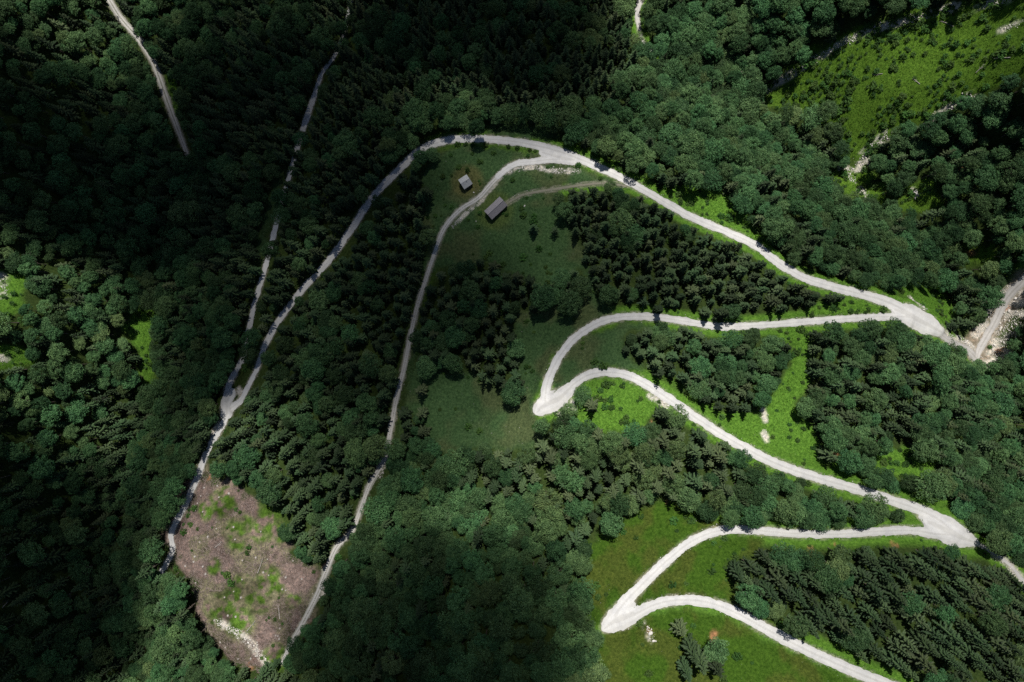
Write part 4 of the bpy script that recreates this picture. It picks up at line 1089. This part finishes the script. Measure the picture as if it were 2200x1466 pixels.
# ------------------------------------------------------------------ the two huts
def part(name, par, V, Fc, mat):
    me = mesh_from(name, [tuple(v) for v in V], Fc, [mat]); o = bpy.data.objects.new(name, me); o.parent = par; return link(o)
def box_into(V, Fc, x0, x1, y0, y1, z0, z1):
    b_ = len(V); V.extend([(x0, y0, z0), (x1, y0, z0), (x1, y1, z0), (x0, y1, z0), (x0, y0, z1), (x1, y0, z1), (x1, y1, z1), (x0, y1, z1)])
    for f in ((0, 3, 2, 1), (4, 5, 6, 7), (0, 1, 5, 4), (1, 2, 6, 5), (2, 3, 7, 6), (3, 0, 4, 7)): Fc.append(tuple(b_ + i for i in f))
def boards(L, y0, y1, z_of, w, rows, rnd, t=.035, gap=.015):
    """thin boards lying on a roof slope between y0 and y1, butted side by side along x and overlapping row on row"""
    V = []; Fc = []
    for r_ in range(rows):
        ya = y0 + (y1 - y0) * r_ / rows; yb = y0 + (y1 - y0) * (r_ + 1.12) / rows if r_ < rows - 1 else y1
        x = -L / 2
        while x < L / 2 - .02:
            ww = min(w * rnd.uniform(.8, 1.2), L / 2 - x); lift = rnd.uniform(0, .018) + .02 * (rows - r_)
            za, zb = z_of(ya) + lift + .02, z_of(yb) + lift
            yj = rnd.uniform(-.05, .05) if r_ == 0 else 0
            b_ = len(V)
            for xx in (x + gap, x + ww - gap):
                V += [(xx, ya + yj, za), (xx, yb, zb), (xx, ya + yj, za - t), (xx, yb, zb - t)]
            for f in ((0, 4, 5, 1), (2, 3, 7, 6), (0, 2, 6, 4), (1, 5, 7, 3), (0, 1, 3, 2), (4, 6, 7, 5)): Fc.append(tuple(b_ + i for i in f))
            x += ww
    return V, Fc
def building(name, px, py, ang, L, W, wall_h, rise, label, roof_mat, rows, bw, kind):
    q = to_ground(np.array([px]), np.array([py]), H, wall_h + rise * .5)[0]
    ca_, sa_ = math.cos(ang), math.sin(ang)
    zc = [float(H(q[0] + ca_ * a - sa_ * b_, q[1] + sa_ * a + ca_ * b_)) for a in (-L / 2, 0, L / 2) for b_ in (-W / 2, 0, W / 2)]
    z0 = max(zc) - .15; low = min(zc) - .5 - z0
    root = emptyo(name, (q[0], q[1], z0), ang); tag(root, label, kind)
    rnd = random.Random(int(px))
    iw, il = W / 2 - .3, L / 2 - .3
    V = []; Fc = []; box_into(V, Fc, -il - .05, il + .05, -iw - .05, iw + .05, low, .25); part('plinth', root, V, Fc, M_STONEWALL)
    # log walls: courses laid one on another, gables boarded
    V = []; Fc = []; zz = .25
    while zz < wall_h - .05:
        for sgn in (-1, 1):
            box_into(V, Fc, -il - .12, il + .12, sgn * iw - .09, sgn * iw + .09, zz, zz + .225)
            box_into(V, Fc, sgn * il - .09, sgn * il + .09, -iw + .1, iw - .1, zz + .01, zz + .23)
        zz += .24
    part('wall', root, V, Fc, M_WOOD)
    V = []; Fc = []
    for sgn in (-1, 1):
        yb = -iw
        while yb < iw - .01:
            y2 = min(yb + .22, iw); h_ = wall_h + rise * (1 - max(abs(yb), abs(y2)) / (W / 2)) - .1
            box_into(V, Fc, sgn * il - .05, sgn * il + .05, yb + .008, y2 - .008, zz - .02, max(zz + .05, h_)); yb = y2
    part('gable', root, V, Fc, M_WOOD)
    zf = lambda y: wall_h + rise * (1 - abs(y) / (W / 2))
    V, Fc = boards(L, -W / 2, -.02, zf, bw, rows, rnd); rf = part('roof', root, V, Fc, roof_mat)
    V, Fc = boards(L, W / 2, .02, zf, bw, rows, rnd); part('roof', root, V, Fc, roof_mat)
    V = []; Fc = []; box_into(V, Fc, -L / 2 - .02, L / 2 + .02, -.12, .12, wall_h + rise + .04, wall_h + rise + .10 + .02 * rows); part('ridge_cap', root, V, Fc, roof_mat)
    V = []; Fc = []; box_into(V, Fc, -.45, .45, -iw - .13, -iw - .095, .2, 1.95); dr = part('door', root, V, Fc, M_WOOD)
    V = []; Fc = []; box_into(V, Fc, .28, .36, -iw - .17, -iw - .131, 1.0, 1.12); part('handle', dr, V, Fc, M_TIN)
    if kind == 'hut':
        V = []; Fc = []; box_into(V, Fc, -.9, -.35, iw + .093, iw + .12, .95, 1.5); wd = part('window', root, V, Fc, M_GLASS)
        V = []; Fc = []
        for a in ((-.97, -.9, .88, 1.57), (-.35, -.28, .88, 1.57), (-.9, -.35, .88, .95), (-.9, -.35, 1.5, 1.57)): box_into(V, Fc, a[0], a[1], iw + .093, iw + .15, a[2], a[3])
        part('frame', wd, V, Fc, M_WOOD)
        V = []; Fc = []; tube(V, Fc, (.75, -.15, wall_h + rise - .3), (.75, -.15, wall_h + rise + .75), .1, .1, 8); box_into(V, Fc, .6, .9, -.3, 0, wall_h + rise + .75, wall_h + rise + .8)
        part('chimney_pipe', root, V, Fc, M_ROCK)
        V = []; Fc = []; box_into(V, Fc, -1.0, -.8, .9, 1.1, zf(1) + .02, zf(1) + .16); part('roof_vent', root, V, Fc, M_ROCK)
    return root
building('barn', 1065, 447, math.radians(42.5), 10.3, 5.7, 3.0, 2.1, 'long old barn with weathered grey shingle roof below the track', M_SHINGLE, 6, .3, 'barn')
building('hut', 1000, 391, math.radians(33), 5.0, 5.6, 2.5, 1.9, 'small square hut with pale grey roof above the track', M_TIN, 1, .55, 'hut')

# ------------------------------------------------------------------ cumulus clouds between sun and slope
M_CLOUD = bpy.data.materials.new('cloud_vapour'); M_CLOUD.use_nodes = True
nt = M_CLOUD.node_tree; nt.nodes.clear()
pv = nt.nodes.new('ShaderNodeVolumePrincipled'); out = nt.nodes.new('ShaderNodeOutputMaterial')
pv.inputs['Density'].default_value = 0.03; pv.inputs['Color'].default_value = (.9, .9, .9, 1)
nt.links.new(pv.outputs[0], out.inputs['Volume'])
CLZ = 1300.0
def cloud(px, py, a, b_, rot, thick, seed):
    q = to_ground(np.array([float(px)]), np.array([float(py)]), H0)[0] if abs(px) < 4000 else np.array([px, py, 0])
    D = CAMZ - q[2]
    c = q + SDIR * ((CLZ - q[2]) / SDIR[2])
    A, B = a * D / F, b_ * D / F
    nr_, na = 22, 72
    V = []; Fc = []
    r_ = random.Random(seed); ph = [r_.uniform(0, 6.28) for _ in range(6)]
    def rad(t): return 1 + .10 * math.cos(2 * t + ph[0]) + .09 * math.cos(3 * t + ph[1]) + .06 * math.cos(5 * t + ph[2]) + .04 * math.cos(9 * t + ph[3])
    for side in (1, -1):
        for i in range(nr_ + (1 if side == 1 else 0)):
            f = i / nr_
            for k in range(na):
                t = 2 * math.pi * k / na; R = rad(t) * f
                x, y = A * R * math.cos(t), B * R * math.sin(t)
                X = x * math.cos(rot) - y * math.sin(rot); Y = x * math.sin(rot) + y * math.cos(rot)
                prof = (1 - f * f) ** .85
                bn = .55 + .9 * float(fbm(X + seed * 50 + 500, Y + 500, 26, seed % 17, 4))
                zz = thick * prof * bn * (.75 if side == 1 else -.25)
                V.append((X, Y, zz))
    top = lambda i, k: i * na + k % na
    off = (nr_ + 1) * na
    bot = lambda i, k: (off + i * na + k % na) if i < nr_ else top(nr_, k)
    for i in range(nr_):
        for k in range(na):
            if i == 0:
                pass
            Fc.append((top(i, k), top(i + 1, k), top(i + 1, k + 1), top(i, k + 1)))
            Fc.append((bot(i, k), bot(i, k + 1), bot(i + 1, k + 1), bot(i + 1, k)))
    me = mesh_from('cloud', V, Fc, [M_CLOUD], True)
    bm = bmesh.new(); bm.from_mesh(me); bmesh.ops.remove_doubles(bm, verts=bm.verts, dist=.001); bm.to_mesh(me); bm.free()
    o = link(bpy.data.objects.new('cloud', me)); o.location = c
    tag(o, 'soft white cumulus cloud unseen above the valley, shading the slope', kind='structure')
CLOUDS = [  # shadow centre px, half axes px, turn, thickness m
 (560,320,450,330,.2,90), (120,300,430,230,.0,130), (1040,10,340,220,-.15,130), (740,640,400,330,.5,52),
 (1075,585,405,385,.0,41), (935,1375,345,300,-.1,130), (70,1220,290,330,.1,130), (425,760,170,450,.05,40), (815,950,245,215,0,36), (560,100,280,260,0,60), (1180,230,230,150,.2,40),
 (2000,1200,520,340,.2,10), (1900,580,480,250,.4,10)]  # thin pair added to dim the right side around the sun pool
for i, c_ in enumerate(CLOUDS): cloud(*c_, seed=600 + i)
